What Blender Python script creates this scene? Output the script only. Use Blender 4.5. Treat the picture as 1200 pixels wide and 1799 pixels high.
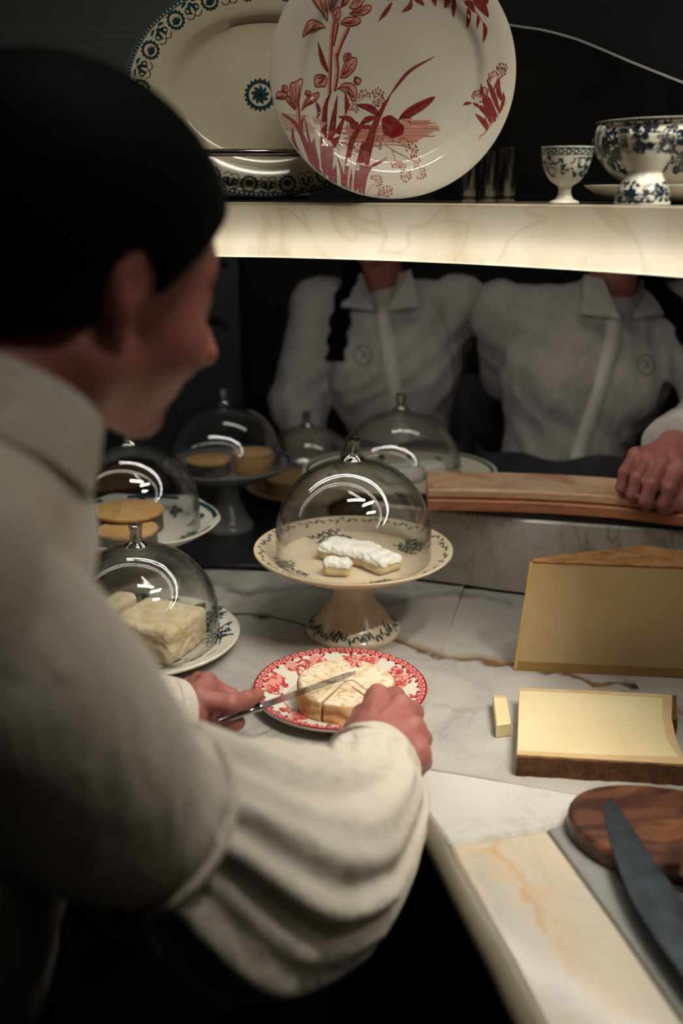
import bpy, math, random
import numpy as np
from mathutils import Vector, Matrix

for o in list(bpy.data.objects): bpy.data.objects.remove(o)
SC = bpy.context.scene
COL = SC.collection
rng = random.Random(7)

# ------------------------------------------------------------------ camera, world, exposure
# counter top is z = 0, floor is z = -0.9, the photographer's eye is 0.55 above the counter
F = 1749.0; TILT = math.radians(18.0); EYE = 0.55
cam_d = bpy.data.cameras.new('camera'); cam = bpy.data.objects.new('camera', cam_d); COL.objects.link(cam)
cam.location = (0, 0, EYE); cam.rotation_euler = (math.pi/2 - TILT, 0, 0)
cam_d.sensor_fit = 'VERTICAL'; cam_d.sensor_height = 36; cam_d.sensor_width = 24; cam_d.lens = 35
cam_d.clip_start = 0.02; cam_d.clip_end = 50
cam_d.dof.use_dof = True; cam_d.dof.focus_distance = 1.13; cam_d.dof.aperture_fstop = 2.6
SC.camera = cam
world = bpy.data.worlds.new('world'); SC.world = world; world.use_nodes = True
world.node_tree.nodes['Background'].inputs[0].default_value = (0.5, 0.55, 0.6, 1)
world.node_tree.nodes['Background'].inputs[1].default_value = 0.004
vs = SC.view_settings
vs.view_transform = 'Standard'; vs.look = 'None'; vs.gamma = 1; vs.use_curve_mapping = False
vs.exposure = 0.12
SC.cycles.max_bounces = 10; SC.cycles.transparent_max_bounces = 24
SC.cycles.sample_clamp_indirect = 4.0

def area(name, loc, target, size, size_y, power, color):
    d = bpy.data.lights.new(name, 'AREA'); d.shape = 'RECTANGLE'; d.size = size; d.size_y = size_y
    d.energy = power; d.color = color
    o = bpy.data.objects.new(name, d); COL.objects.link(o); o.location = loc
    o.rotation_euler = (Vector(target) - Vector(loc)).to_track_quat('-Z', 'Y').to_euler()
    return o
WARM = (1.0, 0.92, 0.80)
def spot_area(*a, spread=70.0):
    o = area(*a); o.data.spread = math.radians(spread); return o
spot_area('counter_downlight', (0.62, 0.62, 1.54), (0.32, 1.00, 0), 0.70, 0.03, 2.8, WARM, spread=54)
spot_area('shelf_downlight', (0.10, 0.66, 1.55), (0.06, 1.16, 0.62), 0.60, 0.03, 0.95, WARM, spread=85)
spot_area('wedge_fill', (0.80, 0.10, 1.55), (0.30, 1.06, 0.08), 0.40, 0.03, 1.0, WARM, spread=38)  # added fill lamp that brightens the front of the cheese wedge
spot_area('woman_fill', (0.10, 0.84, 1.55), (-0.12, 0.58, 0.2), 0.6, 0.03, 0.48, WARM, spread=110)  # added weak fill on the woman in place of soft ambient light
area('mirror_copy_fill', (0.30, 1.62, 1.50), (0.30, 1.95, 0.2), 1.0, 0.03, 1.5, (1.0, 0.93, 0.86))  # added lamp for the solid copies of the mirror image

# ------------------------------------------------------------------ helpers
CT, ST = math.cos(TILT), math.sin(TILT)
def ray(px, py):
    u = (px - 600) / F; v = (899.5 - py) / F
    return np.array([u, CT + v*ST, -ST + v*CT])
def pz(px, py, z=0.0):
    d = ray(px, py); t = (z - EYE) / d[2]; return np.array([0, 0, EYE]) + d*t
def pY(px, py, Y):
    d = ray(px, py); return np.array([0, 0, EYE]) + d*(Y/d[1])

def lin(h):
    h = h.lstrip('#'); c = [int(h[i:i+2], 16)/255 for i in (0, 2, 4)]
    return tuple(x/12.92 if x <= 0.04045 else ((x+0.055)/1.055)**2.4 for x in c) + (1,)

def smooth(me, angle=None):
    me.polygons.foreach_set('use_smooth', [True]*len(me.polygons))
    if angle is not None:
        try: me.set_sharp_from_angle(angle=math.radians(angle))
        except Exception: pass

def mk(name, verts, faces, mat, parent=None, world=False, sm=None):
    V = np.asarray(verts, dtype=float).reshape(-1, 3)
    if world:
        q = parent
        while q is not None: V = V - np.array(q.location); q = q.parent
    me = bpy.data.meshes.new(name); me.from_pydata(V.tolist(), [], [list(map(int, f)) for f in faces]); me.update()
    if sm is not None: smooth(me, sm if sm is not True else None)
    o = bpy.data.objects.new(name, me); COL.objects.link(o)
    if mat is not None: me.materials.append(mat)
    if parent is not None: o.parent = parent
    return o
def thing(name, label, cat, loc=(0, 0, 0), group=None, rot=None):
    o = bpy.data.objects.new(name, None); COL.objects.link(o); o.location = Vector([float(c) for c in loc]); o.empty_display_size = 0.05
    if rot is not None: o.rotation_euler = rot
    o['label'] = label; o['category'] = cat
    if group: o['group'] = group
    return o
def tag(o, label, cat, group=None):
    o['label'] = label; o['category'] = cat
    if group: o['group'] = group
    return o
def struct(o): o['kind'] = 'structure'; return o

class MB:
    def __init__(s): s.v = []; s.f = []
    def add(s, v, f):
        n = len(s.v); s.v += [tuple(p) for p in v]; s.f += [[i+n for i in q] for q in f]; return s
    def build(s, name, mat, parent=None, world=False, sm=None): return mk(name, s.v, s.f, mat, parent, world, sm)

def box(lo, hi, b=0.0):
    x0, y0, z0 = lo; x1, y1, z1 = hi
    poly = [(x0, y0), (x1, y0), (x1, y1), (x0, y1)]
    return prism(poly, z0, z1, b)
def inset(poly, d):
    n = len(poly); P = [np.array(p, float) for p in poly]; out = []
    for i in range(n):
        a, p, c = P[i-1], P[i], P[(i+1) % n]
        e1 = p-a; e1 /= max(np.linalg.norm(e1), 1e-9); e2 = c-p; e2 /= max(np.linalg.norm(e2), 1e-9)
        n1 = np.array([-e1[1], e1[0]]); n2 = np.array([-e2[1], e2[0]]); m = n1+n2; L = np.dot(m, m)
        out.append(tuple(p + (m*(2*d/L) if L > 0.3 else n1*d)))
    return out
def prism(poly, z0, z1, b=0.0):
    """ccw polygon extruded, optional small chamfer b"""
    n = len(poly)
    a = sum(poly[i][0]*poly[(i+1) % n][1]-poly[(i+1) % n][0]*poly[i][1] for i in range(n))
    if a < 0: poly = poly[::-1]
    if b > 0:
        ins = inset(poly, b); rings = [(ins, z0), (poly, z0+b), (poly, z1-b), (ins, z1)]
    else: rings = [(poly, z0), (poly, z1)]
    v = [(p[0], p[1], z) for r, z in rings for p in r]; f = []
    for k in range(len(rings)-1):
        for i in range(n):
            j = (i+1) % n; f.append([k*n+i, k*n+j, (k+1)*n+j, (k+1)*n+i])
    f.append(list(range(n))[::-1]); f.append([(len(rings)-1)*n+i for i in range(n)])
    return v, f
def lathe(prof, n=64, rmod=None):
    """profile [(r,z)...]; r == 0 closes; rmod(angle, r, z) -> (r, z)"""
    v = []; f = []; rows = []
    for r, z in prof:
        if r <= 1e-7: rows.append([len(v)]); v.append((0, 0, z))
        else:
            row = []
            for i in range(n):
                a = 2*math.pi*i/n; rr, zz = (r, z) if rmod is None else rmod(a, r, z)
                row.append(len(v)); v.append((rr*math.cos(a), rr*math.sin(a), zz))
            rows.append(row)
    for A, B in zip(rows[:-1], rows[1:]):
        for i in range(n):
            j = (i+1) % n
            if len(A) == 1 and len(B) == 1: continue
            if len(A) == 1: f.append([A[0], B[j], B[i]])
            elif len(B) == 1: f.append([A[i], A[j], B[0]])
            else: f.append([A[i], A[j], B[j], B[i]])
    return v, f
def catmull(pts, n=8):
    P = [np.array(p, float) for p in pts]; P = [2*P[0]-P[1]] + P + [2*P[-1]-P[-2]]; out = []
    for i in range(1, len(P)-2):
        for k in range(n):
            t = k/n; a, b, c, d = P[i-1], P[i], P[i+1], P[i+2]
            out.append(0.5*((2*b)+(c-a)*t+(2*a-5*b+4*c-d)*t*t+(3*b-3*c+d-a)*t**3))
    out.append(P[-2]); return out
def tube(path, radii, n=12, cap=True, up=(0, 0, 1), disp=None, flat=1.0):
    P = [np.array(p, float) for p in path]; m = len(P); v = []; f = []
    u0 = np.array(up, float)
    for i in range(m):
        t = P[min(i+1, m-1)]-P[max(i-1, 0)]; t /= max(np.linalg.norm(t), 1e-9)
        a = np.cross(u0, t); a /= max(np.linalg.norm(a), 1e-9); b = np.cross(t, a)
        for k in range(n):
            ph = 2*math.pi*k/n; r = radii[i] if not np.isscalar(radii) else radii
            if disp: r = r*disp(i/(m-1), ph)
            v.append(P[i]+r*(math.cos(ph)*a+math.sin(ph)*b*flat))
    for i in range(m-1):
        for k in range(n):
            j = (k+1) % n; f.append([i*n+k, i*n+j, (i+1)*n+j, (i+1)*n+k])
    if cap: f.append(list(range(n))[::-1]); f.append([(m-1)*n+k for k in range(n)])
    return v, f

# signed-distance modelling (surface nets)
def s_rc(p, a, b, r1, r2):
    a = np.array(a, np.float32); b = np.array(b, np.float32); ba = b-a
    t = np.clip(((p-a)@ba)/max(float(ba@ba), 1e-12), 0, 1)
    return np.linalg.norm(p-a-t[:, None]*ba, axis=1)-(r1+(r2-r1)*t)
def s_el(p, c, R, ax=None):
    q = p-np.array(c, np.float32)
    if ax is not None: q = q@np.array(ax, np.float32).T
    R = np.array(R, np.float32); k0 = np.linalg.norm(q/R, axis=1); k1 = np.linalg.norm(q/(R*R), axis=1)
    return k0*(k0-1)/np.maximum(k1, 1e-9)
def smin(a, b, k):
    h = np.clip(0.5+0.5*(b-a)/k, 0, 1); return b+(a-b)*h-k*h*(1-h)
def smax(a, b, k): return -smin(-a, -b, k)
def wob(p, f, seed, n=5):
    r = np.random.RandomState(seed); o = 0
    for i in range(n):
        d = r.normal(size=3); d /= np.linalg.norm(d); o = o+np.sin((p@d.astype(np.float32))*f*r.uniform(0.6, 1.6)+r.uniform(0, 6.28))
    return o/n
def sdf_mesh(fn, lo, hi, h):
    lo = np.array(lo, np.float32); hi = np.array(hi, np.float32); n = np.ceil((hi-lo)/h).astype(int)+1
    ax = [lo[i]+h*np.arange(n[i], dtype=np.float32) for i in range(3)]
    P = np.stack(np.meshgrid(*ax, indexing='ij'), -1).reshape(-1, 3)
    V = fn(P).reshape(n); S = V < 0; m = n-1
    acc = np.zeros((*m, 3), np.float32); cnt = np.zeros(m, np.int32)
    sl = lambda c: tuple(slice(c[i], c[i]+m[i]) for i in range(3))
    cs = [(i, j, k) for i in (0, 1) for j in (0, 1) for k in (0, 1)]
    for a in cs:
        for d in range(3):
            if a[d]: continue
            b = list(a); b[d] = 1
            va, vb = V[sl(a)], V[sl(b)]; M = (va < 0) != (vb < 0)
            t = va[M]/(va[M]-vb[M]); pt = np.tile(np.array(a, np.float32), (len(t), 1)); pt[:, d] = t
            acc[M] += pt; cnt[M] += 1
    A = cnt > 0; idx = -np.ones(m, int); idx[A] = np.arange(A.sum())
    verts = lo+(np.argwhere(A)+acc[A]/cnt[A][:, None])*h
    faces = []
    for d in range(3):
        e1, e2 = (d+1) % 3, (d+2) % 3
        lo_s = [slice(1, n[i]-1) for i in range(3)]; lo_s[d] = slice(0, n[d]-1)
        hi_s = list(lo_s); hi_s[d] = slice(1, n[d])
        sa, sb = S[tuple(lo_s)], S[tuple(hi_s)]
        for flip, M in ((False, sa & ~sb), (True, ~sa & sb)):
            I = np.argwhere(M)
            if not len(I): continue
            base = I.copy(); base[:, e1] += 1; base[:, e2] += 1
            q = []
            for o1, o2 in ((-1, -1), (0, -1), (0, 0), (-1, 0)):
                c = base.copy(); c[:, e1] += o1; c[:, e2] += o2
                q.append(idx[c[:, 0], c[:, 1], c[:, 2]])
            q = np.stack(q, 1); faces.append(q[:, ::-1] if flip else q)
    faces = np.concatenate(faces); faces = faces[(faces >= 0).all(1)]
    return verts, faces.tolist()

# ------------------------------------------------------------------ materials
class NT:
    def __init__(s, name):
        s.m = bpy.data.materials.new(name); s.m.use_nodes = True; s.t = s.m.node_tree; s.N = s.t.nodes
        s.b = s.N['Principled BSDF']; s.out = s.N['Material Output']
    def n(s, typ, **kw):
        o = s.N.new(typ)
        for k, v in kw.items(): setattr(o, k, v)
        return o
    def l(s, a, b): s.t.links.new(a, b)
    def coord(s, scale=(1, 1, 1)):
        if not hasattr(s, 'tc'): s.tc = s.n('ShaderNodeTexCoord')
        mp = s.n('ShaderNodeMapping'); mp.inputs['Scale'].default_value = scale
        s.l(s.tc.outputs['Object'], mp.inputs['Vector']); return mp.outputs[0]
    def noise(s, scale, detail=4, rough=0.55, stretch=(1, 1, 1), dist=0.0):
        t = s.n('ShaderNodeTexNoise'); s.l(s.coord(stretch), t.inputs['Vector'])
        t.inputs['Scale'].default_value = scale; t.inputs['Detail'].default_value = detail
        t.inputs['Roughness'].default_value = rough; t.inputs['Distortion'].default_value = dist
        return t.outputs['Fac']
    def ramp(s, fac, stops):
        r = s.n('ShaderNodeValToRGB'); e = r.color_ramp.elements
        while len(e) < len(stops): e.new(0.5)
        for i, (p, c) in enumerate(stops): e[i].position = p; e[i].color = lin(c) if isinstance(c, str) else c
        s.l(fac, r.inputs[0]); return r.outputs[0]
    def mix(s, fac, a, b):
        m = s.n('ShaderNodeMix', data_type='RGBA')
        for k, x in ((0, fac), (6, a), (7, b)):
            if isinstance(x, (float, int)): m.inputs[k].default_value = x
            elif isinstance(x, tuple): m.inputs[k].default_value = x
            elif isinstance(x, str): m.inputs[k].default_value = lin(x)
            else: s.l(x, m.inputs[k])
        return m.outputs[2]
    def math(s, op, a, b=None, clamp=False):
        m = s.n('ShaderNodeMath', operation=op); m.use_clamp = clamp
        for k, x in ((0, a), (1, b)):
            if x is None: continue
            if isinstance(x, (float, int)): m.inputs[k].default_value = x
            else: s.l(x, m.inputs[k])
        return m.outputs[0]
    def bump(s, h, strength=0.3, dist=0.002):
        b = s.n('ShaderNodeBump'); b.inputs['Strength'].default_value = strength; b.inputs['Distance'].default_value = dist
        s.l(h, b.inputs['Height']); s.l(b.outputs[0], s.b.inputs['Normal'])
    def base(s, c):
        if isinstance(c, str): s.b.inputs['Base Color'].default_value = lin(c)
        else: s.l(c, s.b.inputs['Base Color'])
    def set(s, **kw):
        for k, v in kw.items(): s.b.inputs[k.replace('_', ' ')].default_value = v
        return s

def simple(name, c1, c2=None, rough=0.5, metal=0.0, scale=30, stretch=(1, 1, 1), bump=0.0, bdist=0.001, detail=4, **kw):
    t = NT(name); fac = t.noise(scale, detail, stretch=stretch)
    t.base(t.ramp(fac, [(0.3, c1), (0.7, c2 or c1)])); t.set(Roughness=rough, Metallic=metal, **kw)
    if bump: t.bump(fac, bump, bdist)
    return t.m

def marble(name, base1, base2, veins=(), haze='#8f8c86', rough=0.16, scale=5, tint=None):
    """veins: list of (axis, lo, hi, [(x, y)...], width, colour, strength): a vein follows y(x) in world metres"""
    t = NT(name)
    n1 = t.noise(scale, 6, 0.6, dist=1.2); n2 = t.noise(scale*2.6, 5, 0.6, dist=2.0)
    col = t.ramp(n1, [(0.3, base1), (0.62, base2)])
    thin = t.math('SUBTRACT', 1.0, t.math('MULTIPLY', t.math('ABSOLUTE', t.math('SUBTRACT', n2, 0.5)), 22.0), True)
    gate = t.math('MULTIPLY', thin, t.math('MULTIPLY', t.math('SUBTRACT', n1, 0.42), 2.6, True))
    col = t.mix(gate, col, haze)
    if tint: col = t.mix(t.math('MULTIPLY', t.math('SUBTRACT', t.noise(scale*0.7, 3), 0.5), 3.0, True), col, tint)
    if veins:
        geo = t.n('ShaderNodeNewGeometry'); sep = t.n('ShaderNodeSeparateXYZ'); t.l(geo.outputs['Position'], sep.inputs[0])
        wn = t.n('ShaderNodeTexNoise'); t.l(geo.outputs['Position'], wn.inputs['Vector']); wn.inputs['Scale'].default_value = 26; wn.inputs['Detail'].default_value = 5
        wig = t.math('MULTIPLY', t.math('SUBTRACT', wn.outputs['Fac'], 0.5), 0.05)
        for ax, pts, w, c, stg in veins:
            A, B = (sep.outputs[0], sep.outputs[1]) if ax == 'x' else (sep.outputs[1], sep.outputs[0])
            x0, x1 = pts[0][0], pts[-1][0]; ys = [p[1] for p in pts]; y0, y1 = min(ys), max(ys)+1e-4
            mr = t.n('ShaderNodeMapRange'); t.l(A, mr.inputs[0]); mr.inputs[1].default_value = x0; mr.inputs[2].default_value = x1
            r = t.ramp(mr.outputs[0], [((px-x0)/(x1-x0), ((py-y0)/(y1-y0),)*3+(1,)) for px, py in pts])
            yv = t.math('ADD', t.math('MULTIPLY', r, y1-y0), y0)
            d = t.math('ABSOLUTE', t.math('SUBTRACT', t.math('ADD', B, wig), yv))
            k = t.math('SUBTRACT', 1.0, t.math('DIVIDE', d, w), True)
            inside = t.math('MULTIPLY', t.math('GREATER_THAN', A, x0), t.math('LESS_THAN', A, x1))
            fac = t.math('MULTIPLY', t.math('MULTIPLY', k, inside), t.math('MULTIPLY', t.math('ADD', wn.outputs['Fac'], -0.18), stg*2.2), True)
            col = t.mix(fac, col, c)
    t.base(col); t.set(Roughness=rough); t.b.inputs['Specular IOR Level'].default_value = 0.5
    return t.m

def glass_mat(name, tint=(0.99, 0.995, 0.992, 1), f0=0.062, edge=0.9):
    t = NT(name); t.N.remove(t.b)
    lw = t.n('ShaderNodeLayerWeight'); lw.inputs['Blend'].default_value = 0.5
    p = t.math('POWER', lw.outputs['Facing'], 3.2)
    fac = t.math('ADD', t.math('MULTIPLY', p, edge), f0, True)
    tr = t.n('ShaderNodeBsdfTransparent'); gl = t.n('ShaderNodeBsdfGlossy'); gl.inputs['Roughness'].default_value = 0.012
    t.l(t.mix(p, tint, (0.60, 0.62, 0.61, 1)), tr.inputs[0])
    mx = t.n('ShaderNodeMixShader'); t.l(fac, mx.inputs[0]); t.l(tr.outputs[0], mx.inputs[1]); t.l(gl.outputs[0], mx.inputs[2])
    t.l(mx.outputs[0], t.out.inputs['Surface']); return t.m
def emit(name, color, strength):
    t = NT(name); t.N.remove(t.b); e = t.n('ShaderNodeEmission'); e.inputs[0].default_value = color; e.inputs[1].default_value = strength
    t.l(e.outputs[0], t.out.inputs['Surface']); return t.m
def onyx_mat(name):
    t = NT(name)
    a = t.noise(9, 4, 0.5, stretch=(1, 1, 0.5), dist=0.6); b = t.noise(5, 2, dist=1.5)
    col = t.ramp(a, [(0.3, '#cdbd9a'), (0.5, '#e6dcc4'), (0.7, '#efe8d6')])
    thin = t.math('SUBTRACT', 1.0, t.math('MULTIPLY', t.math('ABSOLUTE', t.math('SUBTRACT', b, 0.5)), 45.0), True)
    col = t.mix(t.math('MULTIPLY', thin, 0.22), col, '#a58f68')
    t.base(col); t.set(Roughness=0.25)
    tl = t.n('ShaderNodeBsdfTranslucent'); t.l(col, tl.inputs[0])
    mx = t.n('ShaderNodeMixShader'); mx.inputs[0].default_value = 0.55
    t.l(t.b.outputs[0], mx.inputs[1]); t.l(tl.outputs[0], mx.inputs[2]); t.l(mx.outputs[0], t.out.inputs['Surface']); return t.m
def cloth(name, c1, c2, rough=0.9, trans=0.0):
    t = NT(name); w = t.noise(900, 2); a = t.noise(14, 4)
    t.base(t.ramp(a, [(0.3, c1), (0.7, c2)])); t.set(Roughness=rough); t.b.inputs['Specular IOR Level'].default_value = 0.15
    wr = t.noise(30, 5, 0.6, stretch=(1, 1, 0.45), dist=1.2); t.bump(t.math('ADD', t.math('MULTIPLY', w, 0.03), wr), 0.55, 0.012); return t.m

GLASS = glass_mat('dome_glass')
CREAM = simple('cream_glaze', '#d9cfb6', '#cfc4a8', 0.14, scale=14)
IVORY = simple('ivory_glaze', '#d4c3a8', '#c6b397', 0.16, scale=10)
WHITE_CHINA = simple('white_glaze', '#d6d3c6', '#ccc8b8', 0.12, scale=12)
PLATEWHITE = simple('pale_grey_glaze', '#cfc8b9', '#c3bcac', 0.07, scale=10)
TEAL = simple('teal_print', '#15353a', '#234a4c', 0.25, scale=220)
NAVY = simple('inky_blue_print', '#0e1a24', '#1b2d38', 0.2, scale=160)
RED = simple('red_print', '#6d2325', '#8d3d38', 0.25, scale=260)
REDLT = simple('pale_red_print', '#b87460', '#cb9680', 0.25, scale=200)
PINKRED = simple('crimson_print', '#a32632', '#c65a56', 0.22, scale=180)
PINKLT = simple('rose_wash_print', '#d79a8c', '#cf8a80', 0.22, scale=120)
MAROON = simple('maroon_print', '#6d1420', '#86202a', 0.22, scale=150)
BLACK = simple('black_lacquer', '#0b0c0d', '#121314', 0.45, scale=20)
BLACKM = simple('matt_black', '#0a0b0c', '#101112', 0.8, scale=20)
CHROME = simple('chrome', '#9b9890', '#b3b0a8', 0.16, 1.0, scale=20)
DKCHROME = simple('dark_chrome', '#8b8985', '#9b9995', 0.2, 1.0, scale=20)
STEEL = simple('brushed_steel', '#7b7f7f', '#8d9191', 0.40, 0.5, scale=60, stretch=(0.04, 0.04, 2.5), bump=0.08)
BLADE = simple('satin_blade', '#8d9094', '#b8babb', 0.24, 1.0, scale=90, stretch=(0.3, 3, 1), bump=0.03)
DKBLADE = simple('carbon_blade', '#2c3136', '#454b51', 0.42, 0.75, scale=40, bump=0.15)
SKIN = simple('warm_skin', '#92564d', '#a26459', 0.5, scale=24, bump=0.06, Subsurface_Weight=0.12)
SKIN.node_tree.nodes['Principled BSDF'].inputs['Subsurface Radius'].default_value = (0.008, 0.003, 0.002)
HANDSKIN = SKIN
NAIL = simple('nail', '#c48c7c', '#cc9a8a', 0.25, scale=20)
HAIR = simple('black_hair', '#050404', '#0a0807', 0.7, scale=90, stretch=(1, 1, 0.1), bump=0.3)
HAIR.node_tree.nodes['Principled BSDF'].inputs['Specular IOR Level'].default_value = 0.05
SHIRT = cloth('white_cotton', '#cfc8bb', '#c4bcae')
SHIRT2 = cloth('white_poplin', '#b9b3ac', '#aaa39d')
APRON = cloth('black_apron_cloth', '#0c0d0f', '#141517')
APRON2 = cloth('charcoal_apron_cloth', '#4a4b50', '#3a3b40')

# ------------------------------------------------------------------ room shell
def quadbox(name, lo, hi, mat):
    v, f = box(lo, hi); return struct(mk(name, v, f, mat))
FLOORM = simple('dark_floor', '#17181a', '#222326', 0.5, scale=6)
WALLM = simple('charcoal_paint', '#141516', '#1b1c1d', 0.7, scale=5)
quadbox('floor', (-1.7, -1.7, -0.95), (1.7, 2.8, -0.9), FLOORM)
quadbox('ceiling', (-1.7, -1.7, 1.6), (1.7, 2.8, 1.65), WALLM)
quadbox('wall_left', (-1.75, -1.7, -0.9), (-1.7, 2.8, 1.6), WALLM)
quadbox('wall_right', (1.7, -1.7, -0.9), (1.75, 2.8, 1.6), WALLM)
quadbox('wall_back', (-1.7, 2.75, -0.9), (1.7, 2.8, 1.6), WALLM)
quadbox('wall_front', (-1.7, -1.75, -0.9), (1.7, -1.7, 1.6), WALLM)

# the curve that shelf, upstand and ledge follow (plan view)
SF = catmull([(-1.3, 1.27), (-0.9, 1.26), (-0.5, 1.245), (-0.138, 1.2), (0.0, 1.155), (0.105, 1.1), (0.215, 1.012), (0.305, 0.915), (0.375, 0.79), (0.42, 0.65), (0.45, 0.5)], 8)
SF = [np.array(p) for p in SF]
def curve_normals(P):
    out = []
    for i in range(len(P)):
        t = P[min(i+1, len(P)-1)]-P[max(i-1, 0)]; t = t/np.linalg.norm(t); out.append(np.array([-t[1], t[0]]))
    return out
SN = curve_normals(SF)
def off(d, i0=0, i1=None):
    i1 = len(SF) if i1 is None else i1
    return [tuple(SF[i]+SN[i]*d) for i in range(i0, i1)]
def at_x(x): return min(range(len(SF)), key=lambda i: abs(SF[i][0]-x))
def sweep(name, prof, mat, parent=None, i0=0, i1=None, sm=30, closed=True, curve=None):
    """sweep a (offset, z) profile along the shelf curve or another plan curve"""
    SF, SN = (globals()['SF'], globals()['SN']) if curve is None else (curve, curve_normals(curve))
    i1 = len(SF) if i1 is None else i1
    v = []; f = []; m = len(prof); n = i1-i0
    for i in range(i0, i1):
        for d, z in prof: p = SF[i]+SN[i]*d; v.append((p[0], p[1], z))
    for i in range(n-1):
        for k in range(m if closed else m-1):
            j = (k+1) % m; f.append([i*m+k, i*m+j, (i+1)*m+j, (i+1)*m+k])
    if closed: f.append(list(range(m))); f.append([(n-1)*m+k for k in range(m)][::-1])
    return mk(name, v, f, mat, parent, world=True, sm=sm)
def rect(d0, d1, z0, z1, b=0.0015):
    return [(d0+b, z0), (d1-b, z0), (d1, z0+b), (d1, z1-b), (d1-b, z1), (d0+b, z1), (d0, z1-b), (d0, z0+b)]

# line where the counter meets the upstand
UC = [np.array(p) for p in catmull([(-1.3, 1.43), (-0.7, 1.425)]+[tuple(pz(*q)[:2]) for q in [(330, 1000), (480, 1004), (600, 1008), (700, 1016), (800, 1029), (910, 1044), (1050, 1057), (1200, 1070), (1330, 1084)]]+[(0.85, 1.17)], 6)]
UN = curve_normals(UC)
def uoff(d): return [tuple(UC[i]+UN[i]*d) for i in range(len(UC))]
# ------------------------------------------------------------------ marble counter
XY = lambda px, py: tuple(pz(px, py)[:2])
def vein(px_pts, w, c, s=1.0, ax='x'):
    P = [XY(*p) for p in px_pts]
    if ax == 'y': P = [(y, x) for x, y in P]
    P.sort(); return (ax, P, w, c, s)
V_MAIN = [
    vein([(370, 1066), (410, 1078), (470, 1084), (540, 1100), (620, 1116), (690, 1122), (730, 1140), (790, 1160), (850, 1160), (905, 1168), (1000, 1185), (1040, 1200), (1120, 1205)], 0.010, '#3a332b', 1.5),
    vein([(690, 1118), (730, 1135), (790, 1156), (850, 1157), (1000, 1180), (1040, 1198), (1200, 1250)], 0.016, '#8a6a45', 0.9),
    vein([(330, 1010), (430, 1040), (560, 1030), (680, 1060), (800, 1040), (900, 1060)], 0.02, '#6d6c6a', 0.9),
    vein([(760, 1240), (850, 1250), (905, 1275), (1000, 1300), (1200, 1330)], 0.007, '#8d8577', 0.8),
]
V_STRIP = [
    vein([(868, 1474), (880, 1505), (905, 1535), (928, 1562), (938, 1590), (950, 1615), (962, 1640)], 0.006, '#b58a55', 0.75, 'y'),
    vein([(855, 1490), (866, 1520), (890, 1545), (960, 1560), (990, 1640), (1010, 1690), (1060, 1740), (1130, 1790)], 0.02, '#bfa27a', 0.6, 'y'),
    vein([(830, 1500), (870, 1570), (930, 1680), (1000, 1760)], 0.02, '#a5a49b', 0.9, 'y'),
]
M_MAIN = marble('grey_white_marble', '#aeaba3', '#989590', V_MAIN, haze='#75726c', tint='#b3aca0')
M_PALE = marble('glow_pale_marble', '#c2c0b8', '#b9b6ae', haze='#a09c92', scale=4)
M_STRIP = marble('warm_marble', '#bfb7a6', '#b3ad9f', V_STRIP, haze='#a89c86', scale=4, tint='#c6b08c')
M_INSET = marble('grey_marble', '#8f908b', '#7d7e7a', haze='#6c6c69', scale=5, rough=0.1)
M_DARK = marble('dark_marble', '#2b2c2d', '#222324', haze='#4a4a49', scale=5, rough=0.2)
M_UP = marble('smoky_marble', '#c9c2b5', '#a8a297', haze='#5a554d', scale=4, rough=0.15, tint='#6f6d6a')

counter = thing('marble_counter', 'long pale grey veined marble countertop running under the shelf to the right corner', 'countertop', (0, 0.95, -0.03))
G = 0.0006
jA = XY(797, 1085); jB = XY(748, 1225)
jd = np.array(jB)-np.array(jA)
def jx(Y): return jA[0]+jd[0]*(Y-jA[1])/jd[1]
backL = [p for p in uoff(0.0) if p[0] < jx(p[1])-0.002]
backR = [p for p in uoff(0.0) if p[0] > jx(p[1])+0.002]
yb = 1.36
edge = [XY(*p) for p in [(728, 1408), (748, 1424), (768, 1452), (800, 1510), (850, 1600), (900, 1690), (950, 1790)]]
A3top_l, A3top_r = XY(690, 1338), XY(1010, 1396)
e0 = (-1.3, 0.815)
# left slab
pl = [e0, (-0.02, 0.815), (jx(0.815)-G, 0.815)] + [(jx(backL[-1][1])-G, backL[-1][1])] + backL[::-1]
def slab(name, poly, mat, z0=-0.03, z1=0.0, b=0.0012):
    v, f = prism(poly, z0, z1, b); return mk(name, v, f, mat, counter, world=True)
slab('marble_slab', pl, M_MAIN)
yl = np.array(A3top_l); yr = np.array(A3top_r)
def ystep(x): return yl[1]+(yr[1]-yl[1])*(x-yl[0])/(yr[0]-yl[0])
pr = [(jx(0.90)+G, ystep(jx(0.90))+G)] if False else []
xs0 = jx(0.86)+G
pr = [(xs0, ystep(xs0)+G), (0.62, ystep(0.62)+G), (0.85, 0.62)] + backR[::-1] + [(jx(backR[0][1])+G, backR[0][1])]
slab('marble_slab', pr, M_MAIN)
sA, sB = XY(800, 1482), XY(962, 1455)
# front slab between step line and warm strip, glow put into its paler marble
pf = [(xs0, 0.815+0.0), XY(728, 1408), XY(748, 1424), XY(768, 1452), (sA[0]-0.006, sA[1]+0.002), sA, sB, XY(1010, 1440), (xs0+0.30, ystep(xs0+0.30)-G), (xs0, ystep(xs0)-G)]
slab('marble_slab', pf, M_PALE, b=0.003)
# warm strip along the corner edge
sR = [XY(1075, 1610), XY(1200, 1790)]
ps = [(sA[0]-0.006, sA[1]), XY(800, 1510), XY(850, 1600), XY(900, 1690), XY(950, 1790), (0.20, 0.30), (0.36, 0.30)] + sR[::-1] + [sB, sA]
slab('marble_slab', [(p[0], p[1]-G) for p in ps], M_STRIP, b=0.004)
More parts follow.
